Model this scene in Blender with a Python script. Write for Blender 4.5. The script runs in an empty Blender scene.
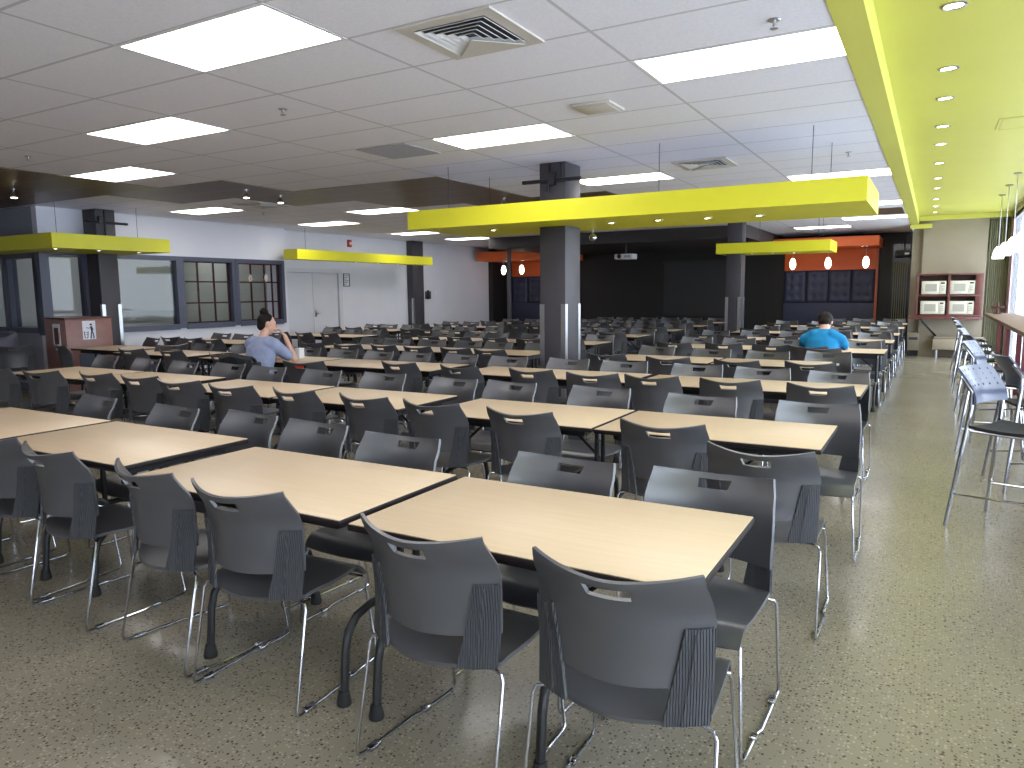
import bpy, bmesh, math, random
from mathutils import Vector, Matrix, noise
random.seed(7)
PI = math.pi
sc = bpy.context.scene
COL = sc.collection
EYE = 1.53                     # camera height
CEIL = 2.96                    # white tile ceiling
YCEIL = 3.13                   # yellow ceiling over the aisle

# ------------------------------------------------------------------ helpers
def V(*a): return Vector(a)

class MB:
    """collects shapes into one bmesh"""
    def __init__(s):
        s.b = bmesh.new()
    def box(s, x0, x1, y0, y1, z0, z1, mi=0, M=None, bev=0):
        vs = [s.b.verts.new((x, y, z)) for z in (z0, z1) for y in (y0, y1) for x in (x0, x1)]
        if M is not None:
            for v in vs: v.co = M @ v.co
        fs = []
        for q in ((0,2,3,1),(4,5,7,6),(0,1,5,4),(2,6,7,3),(0,4,6,2),(1,3,7,5)):
            f = s.b.faces.new([vs[i] for i in q]); f.material_index = mi; fs.append(f)
        if bev:
            es = {e for f in fs for e in f.edges}
            bmesh.ops.bevel(s.b, geom=list(es), offset=bev, segments=2, affect='EDGES', profile=.5, material=mi)
        return s
    def tube(s, pts, r, n=10, mi=0, cap=True):
        pts = [Vector(p) for p in pts]
        rs = r if isinstance(r, (list, tuple)) else [r]*len(pts)
        rings = []
        ref = None
        for i, p in enumerate(pts):
            if i == 0: t = pts[1]-pts[0]
            elif i == len(pts)-1: t = pts[-1]-pts[-2]
            else: t = (pts[i+1]-p).normalized() + (p-pts[i-1]).normalized()
            t.normalize()
            if ref is None:
                ref = t.orthogonal().normalized()
            ref = (ref - t*ref.dot(t)).normalized()
            o = t.cross(ref)
            rings.append([s.b.verts.new(p + (ref*math.cos(a)+o*math.sin(a))*rs[i]) for a in [2*PI*k/n for k in range(n)]])
        for a, b in zip(rings, rings[1:]):
            for k in range(n):
                f = s.b.faces.new((a[k], a[(k+1) % n], b[(k+1) % n], b[k])); f.material_index = mi; f.smooth = True
        if cap:
            f = s.b.faces.new(rings[0][::-1]); f.material_index = mi
            f = s.b.faces.new(rings[-1]); f.material_index = mi
        return s
    def lathe(s, prof, c=(0,0,0), n=20, mi=0, cap=True):
        rings = []
        for r, z in prof:
            rings.append([s.b.verts.new((c[0]+r*math.cos(2*PI*k/n), c[1]+r*math.sin(2*PI*k/n), c[2]+z)) for k in range(n)])
        for a, b in zip(rings, rings[1:]):
            for k in range(n):
                f = s.b.faces.new((a[k], a[(k+1) % n], b[(k+1) % n], b[k])); f.material_index = mi; f.smooth = True
        if cap:
            s.b.faces.new(rings[0][::-1]).material_index = mi
            s.b.faces.new(rings[-1]).material_index = mi
        return s
    def loft(s, rings, mi=0):
        """rings of equal vertex count, closed, capped"""
        R = [[s.b.verts.new(p) for p in r] for r in rings]
        n = len(R[0])
        for a, b in zip(R, R[1:]):
            for k in range(n):
                f = s.b.faces.new((a[k], a[(k+1) % n], b[(k+1) % n], b[k])); f.material_index = mi; f.smooth = True
        s.b.faces.new(R[0][::-1]).material_index = mi
        s.b.faces.new(R[-1]).material_index = mi
        return s
    def ball(s, c, r, mi=0, n=12, sc=(1,1,1), M=None):
        prof = [(max(1e-4, math.sin(PI*k/n)), -math.cos(PI*k/n)) for k in range(n+1)]
        rings = []
        m = n+4
        for q, z in prof:
            ring = []
            for k in range(m):
                p = Vector((q*math.cos(2*PI*k/m)*r*sc[0], q*math.sin(2*PI*k/m)*r*sc[1], z*r*sc[2]))
                if M is not None: p = M @ p
                ring.append(s.b.verts.new(Vector(c)+p))
            rings.append(ring)
        for a, b in zip(rings, rings[1:]):
            for k in range(m):
                f = s.b.faces.new((a[k], a[(k+1) % m], b[(k+1) % m], b[k])); f.material_index = mi; f.smooth = True
        s.b.faces.new(rings[0][::-1]).material_index = mi; s.b.faces.new(rings[-1]).material_index = mi
        return s
    def shell(s, P, th, mi=0, holes=(), smooth=True):
        """P[i][j] grid of points -> thick sheet; holes = set of (i,j) cells left out"""
        base = bmesh.new()
        W = [[base.verts.new(p) for p in row] for row in P]
        for i in range(len(P)-1):
            for j in range(len(P[0])-1):
                if (i, j) in holes: continue
                base.faces.new((W[i][j], W[i][j+1], W[i+1][j+1], W[i+1][j]))
        for v in [v for v in base.verts if not v.link_faces]: base.verts.remove(v)
        base.normal_update()
        bmesh.ops.solidify(base, geom=base.faces[:]+base.edges[:]+base.verts[:], thickness=th)
        bmesh.ops.recalc_face_normals(base, faces=base.faces)
        me = bpy.data.meshes.new('tmp'); base.to_mesh(me); base.free()
        k0 = len(s.b.faces)
        s.b.from_mesh(me); bpy.data.meshes.remove(me)
        s.b.faces.ensure_lookup_table()
        for f in s.b.faces[k0:]:
            f.material_index = mi; f.smooth = smooth
        return s
    def panel(s, us, vs, fn, th, holes=(), mi=0):
        """flat sheet with rectangular holes (u0,u1,v0,v1); fn(u,v) -> point"""
        U = sorted(set([us[0], us[1]]+[h[i] for h in holes for i in (0, 1)]))
        W = sorted(set([vs[0], vs[1]]+[h[i] for h in holes for i in (2, 3)]))
        H = set()
        for i in range(len(U)-1):
            for j in range(len(W)-1):
                cu, cv = (U[i]+U[i+1])/2, (W[j]+W[j+1])/2
                if any(h[0] < cu < h[1] and h[2] < cv < h[3] for h in holes): H.add((i, j))
        return s.shell([[fn(u, v) for v in W] for u in U], th, mi, H, smooth=False)
    def mesh(s, name, mats, ang=35):
        bmesh.ops.recalc_face_normals(s.b, faces=s.b.faces)
        me = bpy.data.meshes.new(name); s.b.to_mesh(me); s.b.free()
        for m in (mats if isinstance(mats, (list, tuple)) else [mats]): me.materials.append(m)
        try: me.set_sharp_from_angle(angle=math.radians(ang))
        except Exception: pass
        return me
    def build(s, name, mats, parent=None, loc=None, ang=35):
        o = bpy.data.objects.new(name, s.mesh(name, mats, ang)); COL.objects.link(o)
        if parent: o.parent = parent
        if loc: o.location = loc
        return o

def tag(o, label, cat, group=None, kind=None):
    o['label'] = label; o['category'] = cat
    if group: o['group'] = group
    if kind: o['kind'] = kind
    return o
def thing(name, label, cat, loc=(0,0,0), rz=0, group=None):
    o = bpy.data.objects.new(name, None); COL.objects.link(o)
    o.empty_display_size = .1
    o.location = loc; o.rotation_euler = (0, 0, rz)
    return tag(o, label, cat, group)
def struct(o):
    o['kind'] = 'structure'; return o
def copy_tree(o, parent=None):
    c = o.copy(); COL.objects.link(c)
    if parent: c.parent = parent
    for ch in o.children: copy_tree(ch, c)
    return c
ORD = ['zeroth','first','second','third','fourth','fifth','sixth','seventh','eighth','ninth','tenth','eleventh','twelfth','thirteenth',
       'fourteenth','fifteenth','sixteenth','seventeenth','eighteenth','nineteenth','twentieth']

# ------------------------------------------------------------------ materials
def mat(name, col=(.5,.5,.5), rough=.5, metal=0, spec=.5, coat=0, emit=None, estr=0):
    m = bpy.data.materials.new(name); m.use_nodes = True
    b = m.node_tree.nodes['Principled BSDF']
    b.inputs['Base Color'].default_value = (*col, 1)
    b.inputs['Roughness'].default_value = rough
    b.inputs['Metallic'].default_value = metal
    b.inputs['Specular IOR Level'].default_value = spec
    b.inputs['Coat Weight'].default_value = coat
    if emit:
        b.inputs['Emission Color'].default_value = (*emit, 1); b.inputs['Emission Strength'].default_value = estr
    return m
def N(m, t, **kw):
    n = m.node_tree.nodes.new(t)
    for k, v in kw.items():
        if hasattr(n, k): setattr(n, k, v)
        else: n.inputs[k].default_value = v
    return n
def L(m, a, b): m.node_tree.links.new(a, b)
def bsdf(m): return m.node_tree.nodes['Principled BSDF']
def noisy(m, scale, amt, bump=0, bscale=None):
    """gentle natural variation of the base colour and a fine bump"""
    b = bsdf(m); c = b.inputs['Base Color'].default_value[:]
    tc = N(m, 'ShaderNodeTexCoord'); n = N(m, 'ShaderNodeTexNoise'); n.inputs['Scale'].default_value = scale
    n.inputs['Detail'].default_value = 4
    L(m, tc.outputs['Object'], n.inputs['Vector'])
    r = N(m, 'ShaderNodeValToRGB')
    r.color_ramp.elements[0].position = .3; r.color_ramp.elements[1].position = .7
    r.color_ramp.elements[0].color = (*[x*(1-amt) for x in c[:3]], 1); r.color_ramp.elements[1].color = (*[min(1, x*(1+amt)) for x in c[:3]], 1)
    L(m, n.outputs['Fac'], r.inputs['Fac']); L(m, r.outputs['Color'], b.inputs['Base Color'])
    if bump:
        n2 = N(m, 'ShaderNodeTexNoise'); n2.inputs['Scale'].default_value = bscale or scale*10
        L(m, tc.outputs['Object'], n2.inputs['Vector'])
        bp = N(m, 'ShaderNodeBump'); bp.inputs['Strength'].default_value = bump; bp.inputs['Distance'].default_value = .002
        L(m, n2.outputs['Fac'], bp.inputs['Height']); L(m, bp.outputs['Normal'], b.inputs['Normal'])
    return m

M = {}
M['chair'] = noisy(mat('charcoal_plastic', (.058,.058,.068), .38, spec=1.1), 8, .06, .12, 700)
# ribbed side brackets: fine diagonal ribs
m = mat('ribbed_plastic', (.052,.053,.062), .5); M['rib'] = m
tc = N(m, 'ShaderNodeTexCoord'); w = N(m, 'ShaderNodeTexWave'); w.wave_type = 'BANDS'; w.bands_direction = 'X'
w.inputs['Scale'].default_value = 48
L(m, tc.outputs['Object'], w.inputs['Vector'])
bp = N(m, 'ShaderNodeBump'); bp.inputs['Strength'].default_value = .9; bp.inputs['Distance'].default_value = .004
L(m, w.outputs['Fac'], bp.inputs['Height']); L(m, bp.outputs['Normal'], bsdf(m).inputs['Normal'])
M['chrome'] = mat('chrome', (.52,.53,.58), .16, 1)
M['steel'] = noisy(mat('brushed_steel', (.55,.56,.6), .3, 1), 20, .05)
M['black'] = noisy(mat('black_metal', (.012,.012,.014), .4), 10, .1)
M['rubber'] = mat('black_rubber', (.008,.008,.008), .7)
# maple laminate
m = mat('maple_laminate', (.74,.53,.31), .38, spec=.4); M['maple'] = m
tc = N(m, 'ShaderNodeTexCoord'); mp = N(m, 'ShaderNodeMapping'); mp.inputs['Scale'].default_value = (1.2, 22, 22)
oi = N(m, 'ShaderNodeObjectInfo'); va = N(m, 'ShaderNodeVectorMath'); va.operation = 'ADD'
L(m, tc.outputs['Object'], va.inputs[0]); L(m, oi.outputs['Random'], va.inputs[1])
L(m, va.outputs[0], mp.inputs['Vector'])
n1 = N(m, 'ShaderNodeTexNoise'); n1.inputs['Scale'].default_value = 2.2; n1.inputs['Detail'].default_value = 6
L(m, mp.outputs['Vector'], n1.inputs['Vector'])
r = N(m, 'ShaderNodeValToRGB'); r.color_ramp.elements[0].position = .25; r.color_ramp.elements[1].position = .75
r.color_ramp.elements[0].color = (.575,.432,.285,1); r.color_ramp.elements[1].color = (.62,.475,.322,1)
L(m, n1.outputs['Fac'], r.inputs['Fac']); L(m, r.outputs['Color'], bsdf(m).inputs['Base Color'])
M['edge'] = mat('dark_edge_band', (.013,.008,.010), .5, spec=.25)
# terrazzo floor
m = mat('terrazzo', (.4,.37,.28), .27, spec=.32, coat=.08); M['floor'] = m
bsdf(m).inputs['Coat Roughness'].default_value = .07
tc = N(m, 'ShaderNodeTexCoord')
n0 = N(m, 'ShaderNodeTexNoise'); n0.inputs['Scale'].default_value = .9; n0.inputs['Detail'].default_value = 5
L(m, tc.outputs['Object'], n0.inputs['Vector'])
r0 = N(m, 'ShaderNodeValToRGB'); r0.color_ramp.elements[0].position = .3; r0.color_ramp.elements[1].position = .72
r0.color_ramp.elements[0].color = (.215,.187,.140,1); r0.color_ramp.elements[1].color = (.262,.230,.174,1)
L(m, n0.outputs['Fac'], r0.inputs['Fac'])
prev = r0.outputs['Color']
for (sc_, thr, colr, dn) in ((85, .11, (.085,.065,.05,1), .85), (70, .12, (.34,.305,.245,1), .8), (50, .085, (.06,.042,.033,1), .9)):
    vo = N(m, 'ShaderNodeTexVoronoi'); vo.inputs['Scale'].default_value = sc_; vo.inputs['Randomness'].default_value = 1
    L(m, tc.outputs['Object'], vo.inputs['Vector'])
    # keep only some of the cells
    sp = N(m, 'ShaderNodeSeparateColor'); L(m, vo.outputs['Color'], sp.inputs['Color'])
    lt = N(m, 'ShaderNodeMath'); lt.operation = 'LESS_THAN'; lt.inputs[1].default_value = .36
    L(m, sp.outputs['Red'], lt.inputs[0])
    ds = N(m, 'ShaderNodeMath'); ds.operation = 'LESS_THAN'; ds.inputs[1].default_value = thr*3
    L(m, vo.outputs['Distance'], ds.inputs[0])
    mu = N(m, 'ShaderNodeMath'); mu.operation = 'MULTIPLY'
    L(m, lt.outputs[0], mu.inputs[0]); L(m, ds.outputs[0], mu.inputs[1])
    m2 = N(m, 'ShaderNodeMath'); m2.operation = 'MULTIPLY'; m2.inputs[1].default_value = dn
    L(m, mu.outputs[0], m2.inputs[0])
    mx = N(m, 'ShaderNodeMix'); mx.data_type = 'RGBA'
    L(m, m2.outputs[0], mx.inputs['Factor']); L(m, prev, mx.inputs['A']); mx.inputs['B'].default_value = colr
    prev = mx.outputs['Result']
L(m, prev, bsdf(m).inputs['Base Color'])
n3 = N(m, 'ShaderNodeTexNoise'); n3.inputs['Scale'].default_value = 3.5; L(m, tc.outputs['Object'], n3.inputs['Vector'])
bp = N(m, 'ShaderNodeBump'); bp.inputs['Strength'].default_value = .06; bp.inputs['Distance'].default_value = .02
L(m, n3.outputs['Fac'], bp.inputs['Height']); L(m, bp.outputs['Normal'], bsdf(m).inputs['Normal'])
# ceiling tiles: 1.22 x 0.61 m grid, aligned with the photograph's grid
GX, GY = -4.173, 2.697
def tile_mat(name, c, line, rough, spec=.3, speck=.06):
    m = mat(name, c, rough, spec=spec)
    tc = N(m, 'ShaderNodeTexCoord'); sp = N(m, 'ShaderNodeSeparateXYZ'); L(m, tc.outputs['Object'], sp.inputs[0])
    def band(out, off, pitch, wid):
        a = N(m, 'ShaderNodeMath'); a.operation = 'SUBTRACT'; a.inputs[1].default_value = off-wid/2; L(m, out, a.inputs[0])
        b = N(m, 'ShaderNodeMath'); b.operation = 'FLOORED_MODULO'; b.inputs[1].default_value = pitch; L(m, a.outputs[0], b.inputs[0])
        d = N(m, 'ShaderNodeMath'); d.operation = 'LESS_THAN'; d.inputs[1].default_value = wid; L(m, b.outputs[0], d.inputs[0])
        return d.outputs[0]
    bx, by = band(sp.outputs['X'], GX, 1.22, .022), band(sp.outputs['Y'], GY, .61, .022)
    mxm = N(m, 'ShaderNodeMath'); mxm.operation = 'MAXIMUM'; L(m, bx, mxm.inputs[0]); L(m, by, mxm.inputs[1])
    no = N(m, 'ShaderNodeTexNoise'); no.inputs['Scale'].default_value = 60; no.inputs['Detail'].default_value = 3; L(m, tc.outputs['Object'], no.inputs['Vector'])
    rr = N(m, 'ShaderNodeValToRGB'); rr.color_ramp.elements[0].position = .35; rr.color_ramp.elements[1].position = .65
    rr.color_ramp.elements[0].color = (*[x*(1-speck) for x in c], 1); rr.color_ramp.elements[1].color = (*c, 1)
    L(m, no.outputs['Fac'], rr.inputs['Fac'])
    mx = N(m, 'ShaderNodeMix'); mx.data_type = 'RGBA'
    L(m, mxm.outputs[0], mx.inputs['Factor']); L(m, rr.outputs['Color'], mx.inputs['A']); mx.inputs['B'].default_value = (*line, 1)
    L(m, mx.outputs['Result'], bsdf(m).inputs['Base Color'])
    return m
M['tile'] = tile_mat('ceiling_tile', (.90,.89,.94), (.60,.59,.62), .85)
M['btile'] = tile_mat('brown_gloss_tile', (.135,.085,.052), (.25,.19,.14), .36, .22)
M['white_wall'] = noisy(mat('white_paint', (.74,.74,.80), .6), 2, .02, .1, 200)
M['door_paint'] = noisy(mat('door_paint', (.66,.66,.71), .45), 2, .02)
M['grey_wall'] = noisy(mat('grey_paint', (.30,.30,.36), .6), 2, .03)
M['beige'] = noisy(mat('beige_paint', (.29,.245,.185), .6), 2, .03, .1, 200)
M['beige2'] = noisy(mat('beige_panel', (.31,.26,.19), .6), 2, .03)
M['olive'] = noisy(mat('olive_curtain', (.24,.23,.15), .8), 6, .1)
M['yellow'] = noisy(mat('yellow_paint', (.78,.74,.024), .42), 1.5, .02)
M['yellow_c'] = noisy(mat('yellow_ceiling_paint', (.67,.655,.125), .5), 1.5, .02)
M['orange'] = noisy(mat('orange_paint', (.74,.13,.022), .45), 2, .04)
M['orange_trim'] = mat('orange_trim', (.45,.11,.04), .45)
M['dark_wall'] = noisy(mat('dark_brown_paint', (.014,.012,.012), .55), 2, .08)
M['dark_soffit'] = noisy(mat('dark_grey_paint', (.042,.038,.040), .6), 2, .05)
M['column'] = noisy(mat('charcoal_paint', (.055,.050,.060), .5), 2, .04)
M['screen'] = noisy(mat('dark_screen_fabric', (.042,.041,.043), .85), 40, .05)
M['navy'] = noisy(mat('navy_upholstery', (.040,.047,.088), .6), 12, .12, .2, 300)
M['slate'] = mat('slate_blue_frame', (.075,.082,.125), .4)
M['darkred'] = mat('dark_red_frame', (.085,.012,.012), .4)
M['red'] = mat('red_plastic', (.45,.03,.025), .4)
m = mat('dark_cherry_wood', (.13,.04,.033), .35); M['cherry'] = noisy(m, 9, .22)
M['walnut'] = noisy(mat('counter_wood', (.17,.10,.06), .5, spec=.25), 7, .2)
M['trashwood'] = noisy(mat('reddish_laminate', (.30,.15,.13), .35), 8, .12)
M['micro'] = mat('microwave_white', (.62,.585,.48), .4)
M['micro_glass'] = mat('microwave_door_mesh', (.36,.34,.29), .25)
M['white'] = mat('white_plastic', (.8,.8,.8), .45)
M['vent'] = mat('vent_enamel', (.62,.58,.52), .45)
M['ventdark'] = mat('vent_dark', (.05,.05,.06), .7)
M['grille'] = noisy(mat('return_grille', (.46,.46,.54), .6), 60, .15)
M['panel_glow'] = mat('light_diffuser', (.9,.9,.9), .4, emit=(1,.97,.95), estr=8)
M['spot_glow'] = mat('halogen_lens', (.9,.9,.9), .3, emit=(1,.88,.66), estr=14)
M['lamp_glow'] = mat('frosted_glass_lamp', (.9,.88,.85), .35, emit=(1,.86,.72), estr=6)
M['bar_glow'] = mat('bar_glass_lamp', (.9,.9,.92), .2, emit=(1,.95,.95), estr=3.5)
M['lounge'] = noisy(mat('grey_lounge_vinyl', (.13,.13,.17), .45), 6, .1)
M['sign'] = mat('sign_white', (.82,.83,.9), .4)
M['sign_blue'] = mat('sign_navy', (.02,.03,.09), .4)
M['stool_back'] = noisy(mat('stool_polymer', (.06,.07,.12), .28, spec=.6), 5, .06)
M['stool_hole'] = mat('stool_hole', (.01,.01,.02), .6)
M['shirt_blue'] = noisy(mat('blue_cotton', (.004,.21,.47), .85), 14, .12, .3, 60)
M['shirt_grey'] = noisy(mat('grey_blue_cotton', (.27,.31,.46), .85), 14, .1, .3, 60)
M['skin'] = noisy(mat('skin', (.62,.36,.27), .5), 10, .06)
M['hair'] = noisy(mat('dark_hair', (.010,.006,.005), .65, spec=.2), 40, .3, .5, 160)
M['jeans'] = noisy(mat('dark_denim', (.02,.025,.045), .85), 30, .2)
M['jacket'] = noisy(mat('black_jacket', (.012,.012,.015), .8), 20, .3, .4, 60)
M['shoe'] = mat('shoe', (.03,.03,.035), .6)
M['lip'] = mat('lips', (.45,.16,.14), .5)
M['eye'] = mat('eye', (.05,.03,.02), .2)
M['snow'] = noisy(mat('snowy_ground', (.78,.80,.84), .9), .4, .08)
M['bark'] = noisy(mat('bark', (.08,.07,.06), .9), 5, .3)
M['office'] = noisy(mat('office_wall', (.40,.41,.38), .8), 1, .04)
M['blind'] = mat('grey_blind', (.42,.42,.41), .7)
M['glassdoor'] = mat('dark_tinted_glass', (.02,.024,.022), .08, spec=.6)
def glass_mat(name, tint, base):
    m = bpy.data.materials.new(name); m.use_nodes = True
    nt = m.node_tree; nt.nodes.remove(nt.nodes['Principled BSDF'])
    out = nt.nodes['Material Output']
    t = N(m, 'ShaderNodeBsdfTransparent'); t.inputs['Color'].default_value = (*tint, 1)
    g = N(m, 'ShaderNodeBsdfGlossy'); g.inputs['Roughness'].default_value = .02
    fr = N(m, 'ShaderNodeFresnel'); fr.inputs['IOR'].default_value = base
    mx = N(m, 'ShaderNodeMixShader'); ge = N(m, 'ShaderNodeNewGeometry'); mm = N(m, 'ShaderNodeMath'); mm.operation = 'MULTIPLY'; iv = N(m, 'ShaderNodeMath'); iv.operation = 'SUBTRACT'; iv.inputs[0].default_value = 1
    L(m, ge.outputs['Backfacing'], iv.inputs[1]); L(m, fr.outputs[0], mm.inputs[0]); L(m, iv.outputs[0], mm.inputs[1]); L(m, mm.outputs[0], mx.inputs[0]); L(m, t.outputs[0], mx.inputs[1]); L(m, g.outputs[0], mx.inputs[2])
    L(m, mx.outputs[0], out.inputs['Surface'])
    return m
M['glass'] = glass_mat('clear_pane', (.95,.97,.97), 1.45)
M['glass_int'] = glass_mat('office_pane', (.80,.83,.85), 1.5)

# ------------------------------------------------------------------ camera
yaw, pit, rol = math.radians(29.91), math.radians(7.16), math.radians(-.55)
fw = V(-math.sin(yaw)*math.cos(pit), math.cos(yaw)*math.cos(pit), -math.sin(pit))
rt = V(math.cos(yaw), math.sin(yaw), 0); up = rt.cross(fw)
r2 = rt*math.cos(rol)+up*math.sin(rol); u2 = -rt*math.sin(rol)+up*math.cos(rol)
cam = bpy.data.cameras.new('camera'); co = bpy.data.objects.new('camera', cam); COL.objects.link(co)
mw = Matrix((( r2.x, u2.x, -fw.x, 0), (r2.y, u2.y, -fw.y, 0), (r2.z, u2.z, -fw.z, EYE), (0,0,0,1)))
co.matrix_world = mw
cam.sensor_fit = 'HORIZONTAL'; cam.sensor_width = 36; cam.lens = 730.7/1024*36
cam.clip_start = .05; cam.clip_end = 300
sc.camera = co

# ------------------------------------------------------------------ room shell
XR = 1.36      # right (window) wall
XL = -12.4     # left wall with windows
XL2 = -12.7    # recessed left wall with the door
YB = 21.5      # dark back wall
YC = 6.5       # short wall left of the corner
XB = -.55      # edge between white tiles and yellow ceiling
X0, Y0 = -17.5, -5.0
fl = MB().box(X0-.2, XR+.2, Y0-.2, YB+.2, -.12, 0).build('floor', M['floor']); struct(fl)
ce = MB().box(X0-.2, XB, Y0-.2, YB+.2, CEIL, CEIL+.06).build('ceiling', M['tile']); struct(ce)
yc = MB().box(XB-.06, XR+.2, Y0-.2, 19.3, YCEIL, YCEIL+.06).build('ceiling_yellow', M['yellow_c']); struct(yc)
# flat edge strip and riser of the yellow ceiling
tr = MB().box(XB+.002, XB+.165, Y0, 19.15, CEIL-.006, YCEIL-.002).build('trim_1', M['yellow_c']); struct(tr)
tr = MB().box(XB+.002, -.12, 18.98, 19.145, CEIL-.10, CEIL-.01).box(-.38, XR-.01, 19.04, 19.145, YCEIL-.1, YCEIL-.004).build('trim_2', M['yellow_c']); struct(tr)
# brown glossy ceiling tiles, a stepped band
def gx(i): return GX+1.22*i
def gy(j): return GY+.61*j
bt = MB()
for i0, i1, j0, j1 in ((-11,-4,-8,6), (-5,-4,6,8), (-4,-3,6,10), (-3,-1,8,12), (-2,0,12,15), (2,2.95,20,22)):
    bt.box(gx(i0)+.001, gx(i1)-.001, gy(j0)+.001, gy(j1)-.001, CEIL-.008, CEIL-.001)
struct(bt.build('trim_3', M['btile']))
# back wall, rear wall, outer left wall
struct(MB().box(XL2-.2, -.4, YB, YB+.2, 0, CEIL).build('wall_back', M['dark_wall']))
struct(MB().box(X0-.2, XR+.2, Y0-.2, Y0, 0, YCEIL+.1).build('wall_rear', M['white_wall']))
struct(MB().box(X0-.2, X0, Y0, YC, 0, CEIL).build('wall_far_left', M['white_wall']))
# short wall left of the corner: two windows
holes = [(-15.35,-13.52,.99,2.2), (-13.40,-12.55,.99,2.2)]
wl = MB().panel((X0, XL-.14), (0, CEIL), lambda u, v: (u, YC, v), -.14, holes).build('wall_corner', M['grey_wall']); struct(wl)
# left wall 1 with windows
Zs0, Zs1 = .97, 2.20
holes = [(6.60,7.20,Zs0,Zs1), (7.58,8.93,Zs0,Zs1), (9.05,10.19,Zs0,Zs1), (10.32,11.50,Zs0,Zs1)]
wl = MB().panel((YC, 11.65), (0, CEIL), lambda u, v: (XL, u, v), -.14, holes).box(XL2-.2, XL-.14, 11.52, 11.65, 0, CEIL).build('wall_left', M['white_wall']); struct(wl)
wl = MB().panel((11.65, YB), (0, CEIL), lambda u, v: (XL2, u, v), -.14, [(11.78,13.67,-1,2.12)]).build('wall_left_rear', M['white_wall']); struct(wl)
# office seen through the windows
of = MB().box(-16.4, -16.3, YC+.14, 11.62, 0, CEIL).box(-16.3, XL2-.2, 11.55, 11.62, 0, CEIL).box(X0, -16.4, 8.4, 8.5, 0, CEIL)
struct(of.build('wall_office', M['office']))
# desks and blinds in the office
bl = MB()
for k in range(26): bl.box(-16.28, -16.26, 6.9, 11.3, .95+k*.05, .985+k*.05)
tag(bl.build('window_blind', M['blind']), 'grey slatted blind on the far wall of the glazed office', 'blind')

# windows of the left wall: slate frame, pane, dark red bar grid behind some panes
def lwindow(n, y0, y1, z0, z1, grid=None):
    w = bpy.data.objects.new('window_%d' % n, None); COL.objects.link(w); struct(w)
    w.location = (XL, (y0+y1)/2, z0)
    L0 = V(-XL, -(y0+y1)/2, -z0)
    f = MB(); t = .06
    f.box(XL-.145, XL+.03, y0-(.13 if n == 1 else t), y0+.02, z0-t, z1+t).box(XL-.145, XL+.03, y1-.02, y1+t, z0-t, z1+t)
    f.box(XL-.10, XL+.03, y0+.02, y1-.02, z1-.02, z1+t).box(XL-.10, XL+.045, y0+.02, y1-.02, z0-t-.02, z0+.02)
    fo = f.build('window_frame', M['slate'], w, L0)
    g = MB().box(XL-.052, XL-.046, y0+.02, y1-.02, z0+.02, z1-.02).build('pane', M['glass_int'], w, L0)
    if grid:
        q = MB()
        for y in grid: q.box(XL-.085, XL-.06, y-.015, y+.015, z0, z1)
        for k in (1, 2):
            z = z0+(z1-z0)*k/3
            q.box(XL-.08, XL-.062, y0, y1, z-.014, z+.014)
        for z in (z0+.03, z1-.03): q.box(XL-.08, XL-.062, y0, y1, z-.014, z+.014)
        q.build('red_bar_grid', M['darkred'], w, L0)
    return w
lwindow(1, 6.60, 7.20, Zs0, Zs1)
lwindow(2, 7.58, 8.93, Zs0, Zs1)
lwindow(3, 9.05, 10.19, Zs0, Zs1, (9.10, 9.43, 9.80, 10.14))
lwindow(4, 10.32, 11.50, Zs0, Zs1, (10.36, 10.72, 11.08, 11.28, 11.46))
for n, (x0, x1) in ((5, (-13.40,-12.55)), (6, (-15.35,-13.52))):
    w = bpy.data.objects.new('window_%d' % n, None); COL.objects.link(w); struct(w); w.location = (x0, YC, .99)
    L0 = V(-x0, -YC, -.99)
    f = MB(); t = .05
    f.box(x0-t, x0+.04, YC-.03, YC+.12, .94, 2.25).box(x1-.04, x1+t, YC-.03, YC+.12, .94, 2.25)
    f.box(x0+.04, x1-.04, YC-.03, YC+.12, 2.15, 2.25).box(x0+.04, x1-.04, YC-.03, YC+.12, .94, 1.03)
    f.build('window_frame', M['slate'], w, L0)
    MB().box(x0+.04, x1-.04, YC+.05, YC+.056, 1.03, 2.15).build('pane', M['glass_int'], w, L0)
struct(MB().box(X0, XL+.012, YC-.015, YC-.001, 0, .1).build('baseboard_corner', M['slate']))
struct(MB().box(XL+.001, XL+.015, 7.6, 11.65, 0, .1).build('baseboard_left', M['slate']))

# double door in the recessed wall
d = bpy.data.objects.new('door_1', None); COL.objects.link(d); struct(d); d.location = (XL2, 12.64, 0)
L0 = V(-XL2, -12.64, 0)
f = MB()
f.box(XL2-.1, XL2+.04, 13.56, 13.67, 0, 2.12).box(XL2-.1, XL2+.04, 11.78, 11.86, 0, 2.12).box(XL2-.1, XL2+.04, 11.86, 13.56, 2.03, 2.12).box(XL2-.14, XL2-.101, 11.78, 13.67, 0, 2.12)  # last box: hidden backing added to block outside light around the leaves
f.build('door_frame', M['door_paint'], d, L0)
for k, (a, b, s) in enumerate(((11.87, 12.72, 1), (12.73, 13.55, -1))):
    lf = MB().box(XL2-.06, XL2-.015, a, b, .01, 2.02).build('door_leaf', M['door_paint'], d, L0)
    if k == 1:
        h = MB(); y = a+.07
        h.tube([(XL2-.014, y, 1.07), (XL2+.045, y, 1.07), (XL2+.05, y+.1, 1.07)], .011, 8).box(XL2-.0149, XL2-.008, y-.03, y+.03, .99, 1.15)
        h.build('door_handle', M['steel'], lf)

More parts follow.
